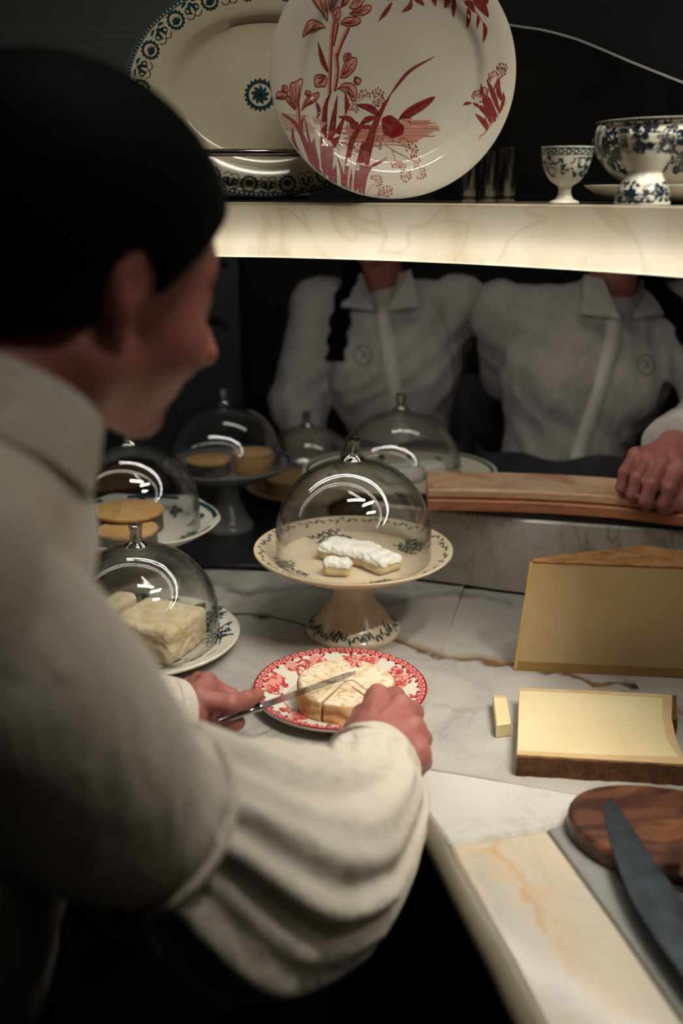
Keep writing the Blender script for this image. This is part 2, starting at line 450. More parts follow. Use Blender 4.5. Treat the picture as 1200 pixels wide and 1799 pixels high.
# grey slab to the right, under the wooden board
pg = [(sB[0]+G, sB[1]-G), (sR[0][0]+G, sR[0][1]), (sR[1][0]+G, sR[1][1]), (0.37, 0.30), (0.80, 0.30), (0.85, 0.62), (0.62, ystep(0.62)-G), (xs0+0.302, ystep(xs0+0.302)-G), (XY(1010, 1440)[0]+G, XY(1010, 1440)[1])]
slab('marble_slab', pg, M_INSET)
# rounded bull-nose under the corner edge, shading put into its darker marble
nose = [(-1.3, 0.815)] + [(-0.02, 0.815)] + edge + [(0.20, 0.30)]
nose3 = [(p[0], p[1], -0.016) for p in catmull(nose, 4)]
mk('bullnose', *tube(nose3, 0.0145, 10), simple('shaded_edge_marble', '#7d7565', '#6d6556', 0.25, scale=12), counter, world=True, sm=True)
# black cabinet below
cab = [(-1.3, 0.84), (-0.0, 0.84), (0.075, 0.825), (0.10, 0.79)] + [(p[0]+0.03, p[1]) for p in edge[3:]] + [(0.235, 0.30), (0.80, 0.30), (0.80, 1.14), (0.4, 1.24), (-1.3, 1.40)]
v, f = prism(cab, -0.9, -0.0305); tag(mk('counter_cabinet', v, f, BLACK), 'black lacquered cabinet carrying the marble counter', 'cabinet')

# marble upstand, and a rear counter built for the mirrored worktop
iu0 = min(range(len(UC)), key=lambda i: abs(UC[i][0]-0.045)); iu1 = len(UC)
up = tag(sweep('marble_upstand', rect(0.001, 0.02, 0.0005, 0.112, 0.003), M_UP, None, iu0, iu1, curve=UC), 'low curved grey marble upstand behind the tall cheese wedge', 'upstand')
rim = tag(sweep('upstand_trim', rect(0.006, 0.035, 0.1125, 0.1215, 0.001), BLACK, None, iu0+2, iu1, curve=UC), 'thin black strip along the top of the marble upstand', 'trim')
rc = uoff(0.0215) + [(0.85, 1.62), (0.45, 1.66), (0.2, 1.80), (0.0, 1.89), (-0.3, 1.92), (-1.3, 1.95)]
v, f = prism(rc, -0.03, 0.0, 0.001); tag(mk('mirrored_counter', v, f, M_DARK), 'dark worktop standing in for the mirrored counter behind the marble counter', 'worktop')
rcb = uoff(0.0225) + [(0.85, 1.58), (0.45, 1.62), (0.2, 1.76), (0.0, 1.85), (-0.3, 1.88), (-1.3, 1.91)]
v, f = prism(rcb, -0.9, -0.0305); tag(mk('rear_cabinet', v, f, BLACKM), 'black base unit under the dark rear worktop', 'cabinet')

# band of the mirror image, built as a wooden ledge of two planks
def wood(name, c1, c2, c3, scale=9, stretch=(1, 6, 6), rough=0.45):
    t = NT(name); n = t.noise(scale, 5, 0.6, stretch=stretch, dist=0.8)
    t.base(t.ramp(n, [(0.28, c1), (0.5, c2), (0.72, c3)])); t.set(Roughness=rough); t.bump(n, 0.15, 0.001); return t.m
WOODL = wood('reflection_pale_wood', '#c08a66', '#d2b08c', '#a9694c', 14, (1, 1, 9)); WOODO = wood('reflection_rosy_wood', '#a0583f', '#bb7a55', '#8a4636', 14, (1, 1, 9))
LC = [np.array(p) for p in catmull([tuple(pz(*q, 0.124)[:2]) for q in [(752, 896), (820, 897), (900, 899), (1000, 904), (1100, 912), (1200, 924), (1330, 944)]], 6)]
led = thing('mirror_band_ledge', 'long rosy ledge standing in for a band of the mirror image behind the upstand', 'ledge', (LC[20][0], LC[20][1], 0.122))
sweep('plank', rect(0.0, 0.10, 0.1225, 0.1385, 0.002), WOODO, led, curve=LC)
sweep('plank', rect(0.006, 0.10, 0.1392, 0.153, 0.003), WOODL, led, curve=LC)

# ------------------------------------------------------------------ shelf with backlit onyx fascia
sh0, sh1 = 0, len(SF)-1
shelf = thing('onyx_shelf', 'curved high shelf with a glowing pale onyx front edge', 'shelf', (0.0, 1.2, 0.47))
ONYX = onyx_mat('onyx')
TOPM = marble('shelf_marble', '#a49b89', '#8f8778', haze='#6f675a', rough=0.1)
sweep('shelf_top', rect(0.0015, 0.30, 0.5265, 0.5345, 0.0015), TOPM, shelf, sh0, sh1)
sweep('soffit', rect(0.03, 0.30, 0.497, 0.503, 0.001), BLACKM, shelf, sh0, sh1)
# fascia panels (each its own piece), jointed where the photo shows joints
cuts = [0, at_x(-0.55), at_x(-0.06), at_x(0.03), at_x(0.106), at_x(0.235), at_x(0.335), sh1]
for a, b in zip(cuts[:-1], cuts[1:]):
    P = []; n = (b-a)*3
    idx = np.linspace(a, b, n+1)
    v = []; f = []
    for k, t in enumerate(idx):
        i = min(int(t), len(SF)-2); w = t-i; p = SF[i]*(1-w)+SF[i+1]*w; nn = SN[i]*(1-w)+SN[i+1]*w
        if k == 0: tan = SF[i+1]-SF[i]; p = p+tan/np.linalg.norm(tan)*0.00002
        if k == n: tan = SF[i+1]-SF[i]; p = p-tan/np.linalg.norm(tan)*0.00002
        for d, z in ((0.006, 0.4745), (0.001, 0.474), (0.0, 0.4755), (0.0, 0.5335), (0.001, 0.535), (0.006, 0.5352)):
            q = p+nn*d; v.append((q[0], q[1], z))
    for k in range(n):
        for j in range(5): f.append([k*6+j, (k+1)*6+j, (k+1)*6+j+1, k*6+j+1])
    mk('onyx_panel', v, f, ONYX, shelf, world=True, sm=30)
LED = emit('led', (1.0, 0.94, 0.85, 1), 15.5)
sweep('led_strip', rect(0.016, 0.0205, 0.480, 0.4835, 0.0005), LED, shelf, sh0+4, sh1)
sweep('led_channel', [(0.0215, 0.479), (0.0235, 0.479), (0.0235, 0.497), (0.0215, 0.497)], BLACKM, shelf, sh0+4, sh1, closed=True)

LED2 = emit('led_under', (1.0, 0.97, 0.92, 1), 50.0)
sweep('soffit_led', rect(0.127, 0.1315, 0.4925, 0.4965, 0.0004), LED2, shelf, at_x(-0.42), sh1-6)
# ------------------------------------------------------------------ walls above the shelf
ia = at_x(-0.22)
WST = len(SF)
def wall_sweep(name, i0, i1, d0, d1, z0, z1, mat, parent=None): return sweep(name, rect(d0, d1, z0, z1, 0.001), mat, parent, i0, i1)
upw = struct(wall_sweep('wall_upper', 0, WST, 0.305, 0.33, 0.50, 1.6, BLACKM))
jp = [0, at_x(-0.70), at_x(-0.445), at_x(-0.10)]
for a, b in zip(jp[:-1], jp[1:]):
    v = []; f = []
    o = sweep('steel_panel', rect(0.298, 0.3045, 0.54, 1.5, 0.0015), STEEL, None, a, b+1); o.parent = upw
    for q in o.data.vertices:
        pass
# black glass screen with a sloping curved top edge
pane = thing('glass_screen', 'dark smoked glass screen with a sloping curved top edge behind the bowls', 'screen', (0.3, 1.25, 0.536))
SMOKE = simple('smoked_glass', '#121314', '#191a1b', 0.08, scale=10)
EDGEG = simple('glass_edge', '#8d8f8d', '#a3a5a2', 0.2, scale=10)
g0, g1 = at_x(0.02), len(SF)-6
v = []; f = []; tops = []
for i in range(g0, g1):
    p = SF[i]+SN[i]*0.287; q = SF[i]+SN[i]*0.293; s = (i-g0)/(g1-g0-1)
    zt = 0.70
    for _ in range(6):
        dd = p[1]*CT-(zt-EYE)*ST; px_ = 600+F*p[0]/dd
        py_ = float(np.interp(px_, [700, 890, 950, 1000, 1060, 1100, 1200, 1300, 1500], [22, 45, 54, 66, 90, 108, 148, 185, 260])); zt = float(pY(px_, py_, p[1])[2])
    zt = max(zt, 0.56); tops.append((p[0]*0.5+q[0]*0.5, p[1]*0.5+q[1]*0.5, zt))
    v += [(p[0], p[1], 0.5365), (q[0], q[1], 0.5365), (q[0], q[1], zt), (p[0], p[1], zt)]
for k in range(g1-g0-1):
    for a in range(4): b = (a+1) % 4; f.append([k*4+a, k*4+b, (k+1)*4+b, (k+1)*4+a])
f.append([0, 1, 2, 3]); f.append([(g1-g0-1)*4+a for a in (3, 2, 1, 0)])
mk('glass_sheet', v, f, SMOKE, pane, world=True, sm=30)
mk('polished_edge', *tube(tops, 0.0028, 8), EDGEG, pane, world=True, sm=True)
# dim grey wall panel seen under the shelf at the left, and a hood behind
v, f = box((-1.1, 2.40, -0.9), (-0.245, 2.44, 1.0)); struct(mk('wall_partition', v, f, simple('grey_panel', '#3a3c3d', '#454748', 0.5, scale=8)))

# ------------------------------------------------------------------ crockery helpers
class Print:
    """flat print laid on a surface: surf(x, y) -> point on the glaze"""
    def __init__(s, surf): s.surf = surf; s.mb = MB()
    def stroke(s, pts, w0, w1=None, n=3, prof=None):
        P = catmull(pts, n) if len(pts) > 2 else [np.array(pts[0], float)*(1-k/4)+np.array(pts[1], float)*k/4 for k in range(5)]
        m = len(P); v = []
        for i, p in enumerate(P):
            t = P[min(i+1, m-1)]-P[max(i-1, 0)]; t = t/max(np.linalg.norm(t), 1e-9); nn = np.array([-t[1], t[0]]); u = i/(m-1)
            w = (w0+(w0 if w1 is None else w1-w0)*u if w1 is not None else w0) if prof is None else w0*prof(u)
            v += [s.surf(*(p+nn*w/2)), s.surf(*(p-nn*w/2))]
        s.mb.add(v, [[2*i, 2*i+1, 2*i+3, 2*i+2] for i in range(m-1)])
    def leaf(s, pts, w): s.stroke(pts, w, prof=lambda u: max(0.06, math.sin(math.pi*min(1, u*0.86+0.1))))
    def blade(s, pts, w): s.stroke(pts, w, prof=lambda u: max(0.04, (1-u)**0.7))
    def dot(s, x, y, r, n=7):
        v = [s.surf(x, y)]+[s.surf(x+r*math.cos(6.2832*k/n), y+r*math.sin(6.2832*k/n)) for k in range(n)]
        s.mb.add(v, [[0, k+1, (k+1) % n+1] for k in range(n)])
    def ring(s, x, y, r, w, n=18, a0=0, a1=6.2832):
        s.stroke([(x+r*math.cos(a0+(a1-a0)*k/n), y+r*math.sin(a0+(a1-a0)*k/n)) for k in range(n+1)], w, n=1)
    def fill(s, pts):
        c = np.mean(np.array(pts), 0); P = catmull(list(pts)+[pts[0]], 3)[:-1]; m = len(P)
        v = [s.surf(*c)]+[s.surf(*(c+(p-c)*0.5)) for p in P]+[s.surf(*p) for p in P]; f = []
        for k in range(m): j = (k+1) % m; f += [[0, 1+k, 1+j], [1+k, 1+m+k, 1+m+j, 1+j]]
        s.mb.add(v, f)
    def build(s, name, mat, parent):
        o = s.mb.build(name, mat, parent); o['kind'] = 'stuff'; return o
def prof_z(prof):
    """z of the upper surface of a lathe profile given as list (r,z) from centre outwards"""
    R = [p[0] for p in prof]; Z = [p[1] for p in prof]
    return lambda r: float(np.interp(r, R, Z))
def smooth_prof(pts, n=4): return [(max(0, p[0]), p[1]) for p in catmull(pts, n)]
def plate_profile(R, well, h, rimlift, th=0.004, foot=0.6):
    """returns upper profile (centre->rim) and full closed profile"""
    upr = [(0, th), (well*0.55, th), (well*0.955, th+0.0004), (well*0.995, th+0.0022), (well*1.03, th+h*0.5), (well*1.065, th+h*0.80), (well*1.12, th+h*0.92), ((R+well)/2*1.04, th+h+rimlift*0.45), (R*0.985, th+h+rimlift), (R, th+h+rimlift-0.001)]
    low = [(R*0.995, th+h+rimlift-0.0035), ((R+well)/2*1.04, h+rimlift*0.45-0.0005), (well*1.14, h*0.6), (well*0.98, 0.0015), (R*foot+0.003, 0.001), (R*foot, 0.0), (R*foot-0.004, 0.0006), (0, 0.001)]
    return upr, (upr+low)[::-1]
def leafy_sprig(pr, ang, R, size, k=1):
    """little vine sprig on a rim, drawn along the circle"""
    for q in range(5):
        a = ang+size*(q-2)/R*0.42; r = R+0.0025*math.sin(q*2.1+k)
        pr.dot(r*math.cos(a), r*math.sin(a), 0.0017+0.0007*(q % 2), 5)
        t = a+0.02; rr = r-0.005*(1 if q % 2 else -0.6)
        pr.leaf([(r*math.cos(a), r*math.sin(a)), ((r+rr)/2*math.cos(t), (r+rr)/2*math.sin(t)), (rr*math.cos(t+0.02), rr*math.sin(t+0.02))], 0.0028)
    pr.stroke([((R+0.002*math.sin(q*1.9))*math.cos(ang+size*(q-3)/R*0.33), (R+0.002*math.sin(q*1.9))*math.sin(ang+size*(q-3)/R*0.33)) for q in range(7)], 0.0008)

def dome(parent_loc, R, H, label, group, knob=True, cut=0.0, name='glass_dome'):
    t = thing(name, label, 'glass dome', parent_loc, group)
    prof = []
    n = 22; straight = max(0.0, H-R*0.98); hh = H-straight
    for k in range(n+1):
        a = math.pi/2*k/n; prof.append((R*math.cos(a)**0.96 if k < n else 0, straight+hh*math.sin(a)))
    inner = [(max(0, r-0.0025), z-0.0025*math.sin(math.pi/2*i/n)) for i, (r, z) in enumerate(prof)]
    full = [(R-0.0025, 0.0)]+[(R+0.0006, 0.0006), (R, 0.003)]+prof[:-1]+[(0, H)]
    v, f = lathe(full, 72); mb = MB().add(v, f)
    v2, f2 = lathe([(0, H-0.0025)]+inner[:-1][::-1]+[(R-0.0025, 0.0)], 72); mb.add(v2, f2)
    mb.build('bell', GLASS, t, sm=True)
    if knob:
        v, f = lathe([(0, H-0.001), (0.014, H-0.0005), (0.015, H+0.001), (0.0125, H+0.004), (0.008, H+0.007), (0.0073, H+0.014), (0.0078, H+0.021), (0.0088, H+0.0245), (0.0085, H+0.027), (0.006, H+0.028), (0, H+0.028)], 32)
        mb = MB().add(v, f)
        v, f = lathe([(0, H+0.025), (0.0055, H+0.025), (0.005, H+0.010), (0, H+0.009)], 24); mb.add(v, f)
        mb.build('knob', KNOBG, t, sm=40)
    return t
KNOBG = glass_mat('knob_glass', (0.80, 0.83, 0.82, 1), 0.28, 0.72)

# ------------------------------------------------------------------ cake stand in the centre
def cake_stand(loc, R, zr, label, mat, foot_r=0.0613, stem=0.026, prints=None, rmod=None, group=None):
    t = thing('cake_stand', label, 'cake stand', loc, group)
    zw = zr-0.020
    upr = [(0, zw), (R*0.55, zw), (R*0.66, zw+0.001), (R*0.74, zw+0.005), (R*0.86, zw+0.0125), (R*0.97, zr-0.001), (R, zr)]
    low = [(R*1.004, zr-0.002), (R*0.985, zr-0.005), (R*0.86, zw+0.006), (R*0.70, zw-0.004), (R*0.5, zw-0.009), (stem*1.25, zw-0.011), (stem*1.0, zw-0.016)]
    v, f = lathe((upr+low)[::-1], 80, rmod); mk('dish', v, f, mat, t, sm=40)
    p = smooth_prof([(stem*0.98, zw-0.0155), (stem*0.98, zw-0.035), (stem*1.12, zw-0.052), (stem*1.5, 0.032), (foot_r*0.80, 0.018), (foot_r*0.95, 0.010), (foot_r, 0.006)], 4)
    fp = [(0, zw-0.0155)]+p+[(foot_r, 0.002), (foot_r*0.98, 0.0), (foot_r*0.9, 0.0), (0, 0.001)]
    v, f = lathe(fp[::-1], 64); mk('pedestal', v, f, mat, t, sm=45)
    return t, prof_z(upr), prof_z([(r, z) for r, z in p[::1]] if False else sorted([(r, z) for r, z in p if z < 0.045]))
cs_loc = pz(620, 1108)
CS_R, CS_Z = 0.126, 0.117
cs, cs_top, cs_foot = cake_stand(cs_loc, CS_R, CS_Z, 'ivory footed cake stand with green vine print in the middle of the counter', IVORY)
pr = Print(lambda x, y: (x, y, cs_top(math.hypot(x, y))+0.0004))
for k in range(16): leafy_sprig(pr, 2*math.pi*k/16+0.1, CS_R*0.93, 0.02, k)
for a in (0.6, 1.9, 3.5, 5.1):
    for q in range(10): leafy_sprig(pr, a+0.25*rng.uniform(-1, 1), CS_R*(0.60+0.025*q*0.8), 0.011, q)
pr.build('vine_print', simple('grey_green_print', '#3f4a42', '#535e52', 0.25, scale=200), cs)
pr = Print(lambda x, y: (x, y, cs_foot(math.hypot(x, y))+0.0005))
for k in range(17): leafy_sprig(pr, 2*math.pi*k/17, 0.0555, 0.012, k)
for k in range(9): leafy_sprig(pr, 2*math.pi*k/9+0.15, 0.0515, 0.006, k+1)
pr.build('foot_print', simple('dark_green_print', '#2f443e', '#445850', 0.25, scale=200), cs)
dz = cs_top(0.098)
dome((cs_loc[0], cs_loc[1], dz), 0.0985, 0.127, 'clear glass dome with knob on the ivory cake stand', 'glass domes over cheeses')

# goat cheese slices dusted white, under the centre dome
RIND_W = simple('bloomy_white', '#e9e6df', '#d9d3c6', 0.85, scale=120, bump=0.6, bdist=0.0015)
PASTE = simple('ivory_paste', '#d9c79f', '#cdb88a', 0.6, scale=40, bump=0.2)
def cheese_sdf(name, fn, lo, hi, h, mat, parent=None, world=False):
    v, f = sdf_mesh(fn, lo, hi, h); return mk(name, v, f, mat, parent, world, sm=True)
zw = CS_Z-0.020
def goat(cx, cy, ang, L, W, label):
    t = thing('goat_cheese', label, 'cheese', (cs_loc[0]+cx, cs_loc[1]+cy, zw+0.0006), 'white dusted cheeses on the ivory stand', (0, 0, ang))
    def body(p):
        q = np.abs(p-np.array([0, 0, 0.010], np.float32))-np.array([L/2-0.008, W/2-0.008, 0.002], np.float32)
        d = np.linalg.norm(np.maximum(q, 0), axis=1)+np.minimum(q.max(1), 0)-0.008
        return d+0.0012*wob(p, 300, 3)
    cheese_sdf('paste', body, (-L/2-.004, -W/2-.004, -.001), (L/2+.004, W/2+.004, .024), 0.0015, PASTE, t)
    def cap(p):
        d = np.maximum(body(p)-0.0014, 0.0125+0.003*wob(p, 260, 9)-p[:, 2]); return d+0.0012*wob(p, 900, 5)
    cheese_sdf('white_rind', cap, (-L/2-.006, -W/2-.006, .006), (L/2+.006, W/2+.006, .027), 0.0012, RIND_W, t)
goat(-0.004, 0.006, -0.5, 0.075, 0.046, 'larger white dusted cheese slice under the centre dome')
goat(0.036, -0.030, -0.9, 0.036, 0.040, 'smaller white dusted cheese slice at the right on the ivory stand')
goat(-0.020, -0.046, -0.2, 0.034, 0.024, 'small pale cheese crumb piece at the front of the ivory stand')

# ------------------------------------------------------------------ front left plate with white cheese
fp_loc = pz(252, 1136, 0.0)
upr, full = plate_profile(0.122, 0.086, 0.010, 0.006)
plt = thing('dinner_plate', 'white plate with teal tree print beside the cutting hand', 'plate', fp_loc)
v, f = lathe(full, 96); mk('plate_body', v, f, WHITE_CHINA, plt, sm=40)
zf = prof_z(upr); pr = Print(lambda x, y: (x, y, zf(math.hypot(x, y))+0.0004))
def tree(pr, x, y, h, lean=0.0, seed=1, w=1.0):
    r = random.Random(seed)
    pr.blade([(x, y), (x+lean*0.4*h, y+h*0.5), (x+lean*h, y+h)], 0.0035*w)
    for k in range(26):
        t = r.uniform(0.3, 1.05); sx = r.uniform(-0.42, 0.42)*h*(0.5+0.5*math.sin(math.pi*min(1, t))); bx = x+lean*t*h; by = y+t*h
        pr.leaf([(bx+sx*0.3, by), (bx+sx*0.7, by+0.003), (bx+sx, by+r.uniform(-0.004, 0.004))], r.uniform(0.0035, 0.0065)*w)
for a, s, h in ((0.15, 1, 0.034), (0.5, 2, 0.05), (0.95, 3, 0.034), (1.45, 4, 0.03), (2.0, 5, 0.045), (2.6, 6, 0.03)):
    tree(pr, 0.080*math.cos(a-0.15), 0.080*math.sin(a-0.15), h, 0.2*math.cos(a), s)
tree(pr, 0.094, -0.022, 0.05, 0.1, 11)
for k in range(60):
    a = rng.uniform(-1.9, 0.1); r0 = rng.uniform(0.070, 0.107); da = rng.uniform(0.05, 0.22)
    pr.stroke([((r0)*math.cos(a+da*j/3), r0*math.sin(a+da*j/3)) for j in range(4)], rng.uniform(0.0006, 0.0022))
pr.build('tree_print', TEAL, plt)
dome((fp_loc[0], fp_loc[1], fp_loc[2]+zf(0.097)), 0.097, 0.122, 'clear glass dome with knob nearest the camera, over the white cheese', 'glass domes over cheeses')
BRIE = simple('cream_rind', '#e3d7bc', '#c8ad7a', 0.75, scale=48, bump=0.8, bdist=0.004, detail=7)
BRIEP = simple('soft_paste', '#dcc795', '#cdb47c', 0.5, scale=50, bump=0.3)
def rbox(p, c, half, ang, r):
    q = p-np.array(c, np.float32); ca, sa = math.cos(ang), math.sin(ang)
    q = np.stack([q[:, 0]*ca+q[:, 1]*sa, -q[:, 0]*sa+q[:, 1]*ca, q[:, 2]], 1)
    q = np.abs(q)-(np.array(half, np.float32)-r)
    return np.linalg.norm(np.maximum(q, 0), axis=1)+np.minimum(q.max(1), 0)-r
def white_cheese(c, half, ang, label, seed):
    t = thing('white_cheese', label, 'cheese', (fp_loc[0]+c[0], fp_loc[1]+c[1], fp_loc[2]+0.0046), 'cut white cheese under the near dome')
    H = half[2]
    def fn(p):
        d = rbox(p, (0, 0, H), half, ang, 0.008)
        d = d+0.0010*wob(p, 230, seed)+0.0007*wob(p*np.array([1, 1, 2.2], np.float32), 520, seed+1)
        side = np.clip((H*1.7-p[:, 2])/(H*0.7), 0, 1)
        return d+side*0.0007*np.sin(p[:, 2]*520+9*wob(p, 110, seed+2))
    cheese_sdf('cheese_body', fn, (-.07, -.07, -.001), (.07, .07, 2*H+.005), 0.0016, BRIE, t)
white_cheese((0.022, -0.010), (0.046, 0.044, 0.023), -0.42, 'large soft white cheese block with wrinkled side under near dome', 4)
white_cheese((-0.047, 0.022), (0.0165, 0.044, 0.023), -0.42, 'narrow soft white cheese piece left of the larger block', 8)

# ------------------------------------------------------------------ rear left stand with biscuity cheeses
bl_loc = pz(236, 918, 0.101); bl_loc = np.array([bl_loc[0], bl_loc[1], 0.0])
scal = lambda a, r, z: (r*(1+(0.03*abs(math.cos(3*a+0.2))**6 if r > 0.1 else 0)), z+(0.004*abs(math.cos(3*a+0.2))**6 if r > 0.1 else 0))
bl, bl_top, _ = cake_stand(bl_loc, 0.119, 0.106, 'white cake stand with teal border and pointed rim under the chin', WHITE_CHINA, rmod=scal)
pr = Print(lambda x, y: (x, y, bl_top(math.hypot(x, y))+0.0012))
for a0 in range(48):
    a = 2*math.pi*a0/48
    pr.stroke([(0.1135*math.cos(a+0.13*j/2), 0.1135*math.sin(a+0.13*j/2)) for j in range(3)], 0.006, n=2)
for k in range(9):
    a = 2*math.pi*k/9+0.3; tree(pr, 0.085*math.cos(a), 0.085*math.sin(a)-0.01, 0.030, 0.1, 20+k, 1.2)
pr.build('border_print', TEAL, bl)
dome((bl_loc[0], bl_loc[1], bl_top(0.0925)), 0.0925, 0.122, 'clear glass dome over the brown disc cheeses, below the chin', 'glass domes over cheeses', knob=True)
CRUST = simple('golden_crust', '#cfa56b', '#bf9055', 0.75, scale=90, bump=0.5, bdist=0.001)
DARKSIDE = simple('dark_ash_side', '#2a1d14', '#3a2a1c', 0.8, scale=60, bump=0.4)
def disc_cheese(base, x, y, R, H, label, group, side=DARKSIDE, tops=CRUST, tilt=None):
    t = thing('disc_cheese', label, 'cheese', (base[0]+x, base[1]+y, base[2]), group, tilt)
    v, f = lathe([(0, 0), (R*0.95, 0.0), (R, 0.002), (R*1.0, H-0.006), (R*0.97, H-0.005), (0, H-0.005)], 40); mk('side', v, f, side, t, sm=40)
    v, f = lathe([(0, H-0.0049), (R*1.0, H-0.0049), (R*1.03, H-0.003), (R*1.02, H-0.0006), (R*0.96, H), (0, H+0.0005)], 40, lambda a, r, z: (r*(1+0.008*math.sin(7*a)+0.006*math.sin(13*a)), z)); mk('crust', v, f, tops, t, sm=50)
    return t
btop = (bl_loc[0], bl_loc[1], 0.0865)
disc_cheese(btop, -0.010, 0.014, 0.048, 0.030, 'round golden crusted cheese with dark side at the back of the white stand', 'golden disc cheeses on the white stand')
disc_cheese(btop, 0.000, -0.046, 0.040, 0.022, 'round golden crusted cheese in front, lower, partly behind the near dome', 'golden disc cheeses on the white stand')

# ------------------------------------------------------------------ mirror images of domes and dishes, built as solid copies on the rear worktop
ra = pz(396, 815, 0.112); ra = np.array([ra[0], ra[1], 0.0])
sA_, sAt, _ = cake_stand(ra, 0.112, 0.118, 'dark rimmed solid copy of the mirrored cake stand behind the chin', simple('dimmed_mirror_glaze', '#8d8d88', '#7d7d79', 0.2, scale=9), foot_r=0.045, stem=0.02)  # copy of the white stand, its dimness put into the grey glaze
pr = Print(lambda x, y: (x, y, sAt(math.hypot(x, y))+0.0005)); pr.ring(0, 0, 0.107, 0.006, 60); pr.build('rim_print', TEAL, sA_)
dome((ra[0], ra[1], sAt(0.094)), 0.094, 0.105, 'blurred mirror copy of a glass dome on the rear cake stand behind the chin', 'glass domes over cheeses')
disc_cheese((ra[0], ra[1], 0.0985), -0.027, -0.01, 0.036, 0.026, 'left one of two mirrored brown disc cheeses on the rear stand', 'brown disc cheeses on the rear stand')
disc_cheese((ra[0], ra[1], 0.0985), 0.046, 0.006, 0.033, 0.034, 'right, taller one of two mirrored brown disc cheeses on the rear stand', 'brown disc cheeses on the rear stand', side=CRUST, tops=simple('pale_crust', '#cfa877', '#bb915c', 0.8, scale=80))
rb = pz(540, 848, 0.02); rb = np.array([rb[0], rb[1], 0.0])
upr, full = plate_profile(0.118, 0.085, 0.010, 0.006)
pb = thing('dinner_plate', 'blurred tan mirror copy of a plate behind the centre dome', 'plate', rb); v, f = lathe(full, 64); mk('plate_body', v, f, simple('tan_glaze', '#b39a74', '#a58c68', 0.3, scale=9), pb, sm=40)
dome((rb[0], rb[1], prof_z(upr)(0.092)), 0.092, 0.118, 'faint mirror copy of a glass dome at the back between the other two rear domes', 'glass domes over cheeses')
disc_cheese((rb[0], rb[1], 0.0042), -0.035, 0.0, 0.045, 0.028, 'mirror copy of a tan cheese on the rear plate behind the centre dome', 'cheeses at the back', side=simple('tan_side', '#b58d58', '#a57c48', 0.7, scale=40), tops=simple('tan_top', '#c9a873', '#bb975e', 0.7, scale=40))
rcl = pz(702, 828, 0.112); rcl = np.array([rcl[0], rcl[1], 0.0])
oval = lambda a, r, z: (r/math.sqrt((math.cos(a)/1.14)**2+math.sin(a)**2) if r > 0.05 else r, z)
sC, sCt, _ = cake_stand(rcl, 0.138, 0.117, 'wide cream footed mirror copy of the cake stand in front of the white shirts', CREAM, rmod=oval)
pr = Print(lambda x, y: (x, y, sCt(math.hypot(x/1.14, y))+0.0005))
pr.stroke([(0.132*1.14*math.cos(6.2832*k/60), 0.132*math.sin(6.2832*k/60)) for k in range(61)], 0.005, n=1)
for k in range(14): tree(pr, 0.1*1.12*math.cos(k*0.449), 0.1*math.sin(k*0.449), 0.018, 0, k+40, 0.8)
pr.build('rim_print', TEAL, sC)
dome((rcl[0], rcl[1], sCt(0.1)), 0.1, 0.112, 'blurred mirror copy of a glass dome with knob on the wide cream dish behind', 'glass domes over cheeses')
def rgoat(x, y, L, W, label):
    t = thing('goat_cheese', label, 'cheese', (rcl[0]+x, rcl[1]+y, 0.0977), 'pale cheeses on the wide cream dish', (0, 0, 0.3))
    fn = lambda p: rbox(p, (0, 0, 0.011), (L/2, W/2, 0.011), 0, 0.008)+0.001*wob(p, 300, 3)
    cheese_sdf('cheese_body', fn, (-L/2-.004, -W/2-.004, -.002), (L/2+.004, W/2+.004, .026), 0.0025, RIND_W, t)
rgoat(0.0, 0.0, 0.07, 0.05, 'larger blurred mirror copy of a white cheese on the wide cream dish'); rgoat(0.055, 0.03, 0.04, 0.04, 'smaller blurred mirror copy of a white cheese at the right of the wide cream dish')

# ------------------------------------------------------------------ red transfer plate with the cheese being cut
rp_loc = pz(598, 1228, 0.0)
RP = 0.098
upr, full = plate_profile(RP, 0.064, 0.008, 0.0055)
rp = thing('dessert_plate', 'cream plate with crimson floral transfer print under the cheese being cut', 'plate', rp_loc)
v, f = lathe(full, 96); mk('plate_body', v, f, WHITE_CHINA, rp, sm=40)
zr_ = prof_z(upr)
S1 = lambda e: (lambda x, y: (x, y, zr_(math.hypot(x, y))+e))
pr = Print(S1(0.0003))
N = 96
for k in range(N):
    a0, a1 = 6.2832*k/N, 6.2832*(k+1)/N
    pr.mb.add([S1(0.0003)(r*math.cos(a), r*math.sin(a)) for r in (0.0885, 0.0925, 0.0965) for a in (a0, a1)], [[0, 1, 3, 2], [2, 3, 5, 4]])
pr.build('border_band', PINKRED, rp)
pr = Print(S1(0.0006)); pr.stroke([(0.0968*math.cos(6.2832*k/96), 0.0968*math.sin(6.2832*k/96)) for k in range(97)], 0.0022, n=1)
for k in range(44): a = 6.2832*k/44; pr.dot(0.0875*math.cos(a), 0.0875*math.sin(a), 0.0022, 6)
pr.build('rim_line', MAROON, rp)
pr = Print(S1(0.0007))
for k in range(60):
    a = 6.2832*k/60; pr.ring(0.0922*math.cos(a), 0.0922*math.sin(a), 0.0029, 0.0010, 8)
pr.build('lace_loops', simple('pale_lace', '#e0c2b4', '#d8b4a6', 0.2, scale=100), rp)
pr = Print(S1(0.0003))
for k in range(7):
    a = 6.2832*k/7+0.35
    for q in range(4):
        aa = a+rng.uniform(-0.26, 0.26); r = rng.uniform(0.070, 0.080); s = rng.uniform(0.008, 0.012)
        pr.fill([(r*math.cos(aa)+s*math.cos(t)*rng.uniform(.7, 1), r*math.sin(aa)+s*math.sin(t)*rng.uniform(.7, 1)) for t in (0, 1, 2, 3.1, 4.2, 5.2)])
pr.build('rose_wash', PINKLT, rp)
pr = Print(S1(0.0006))
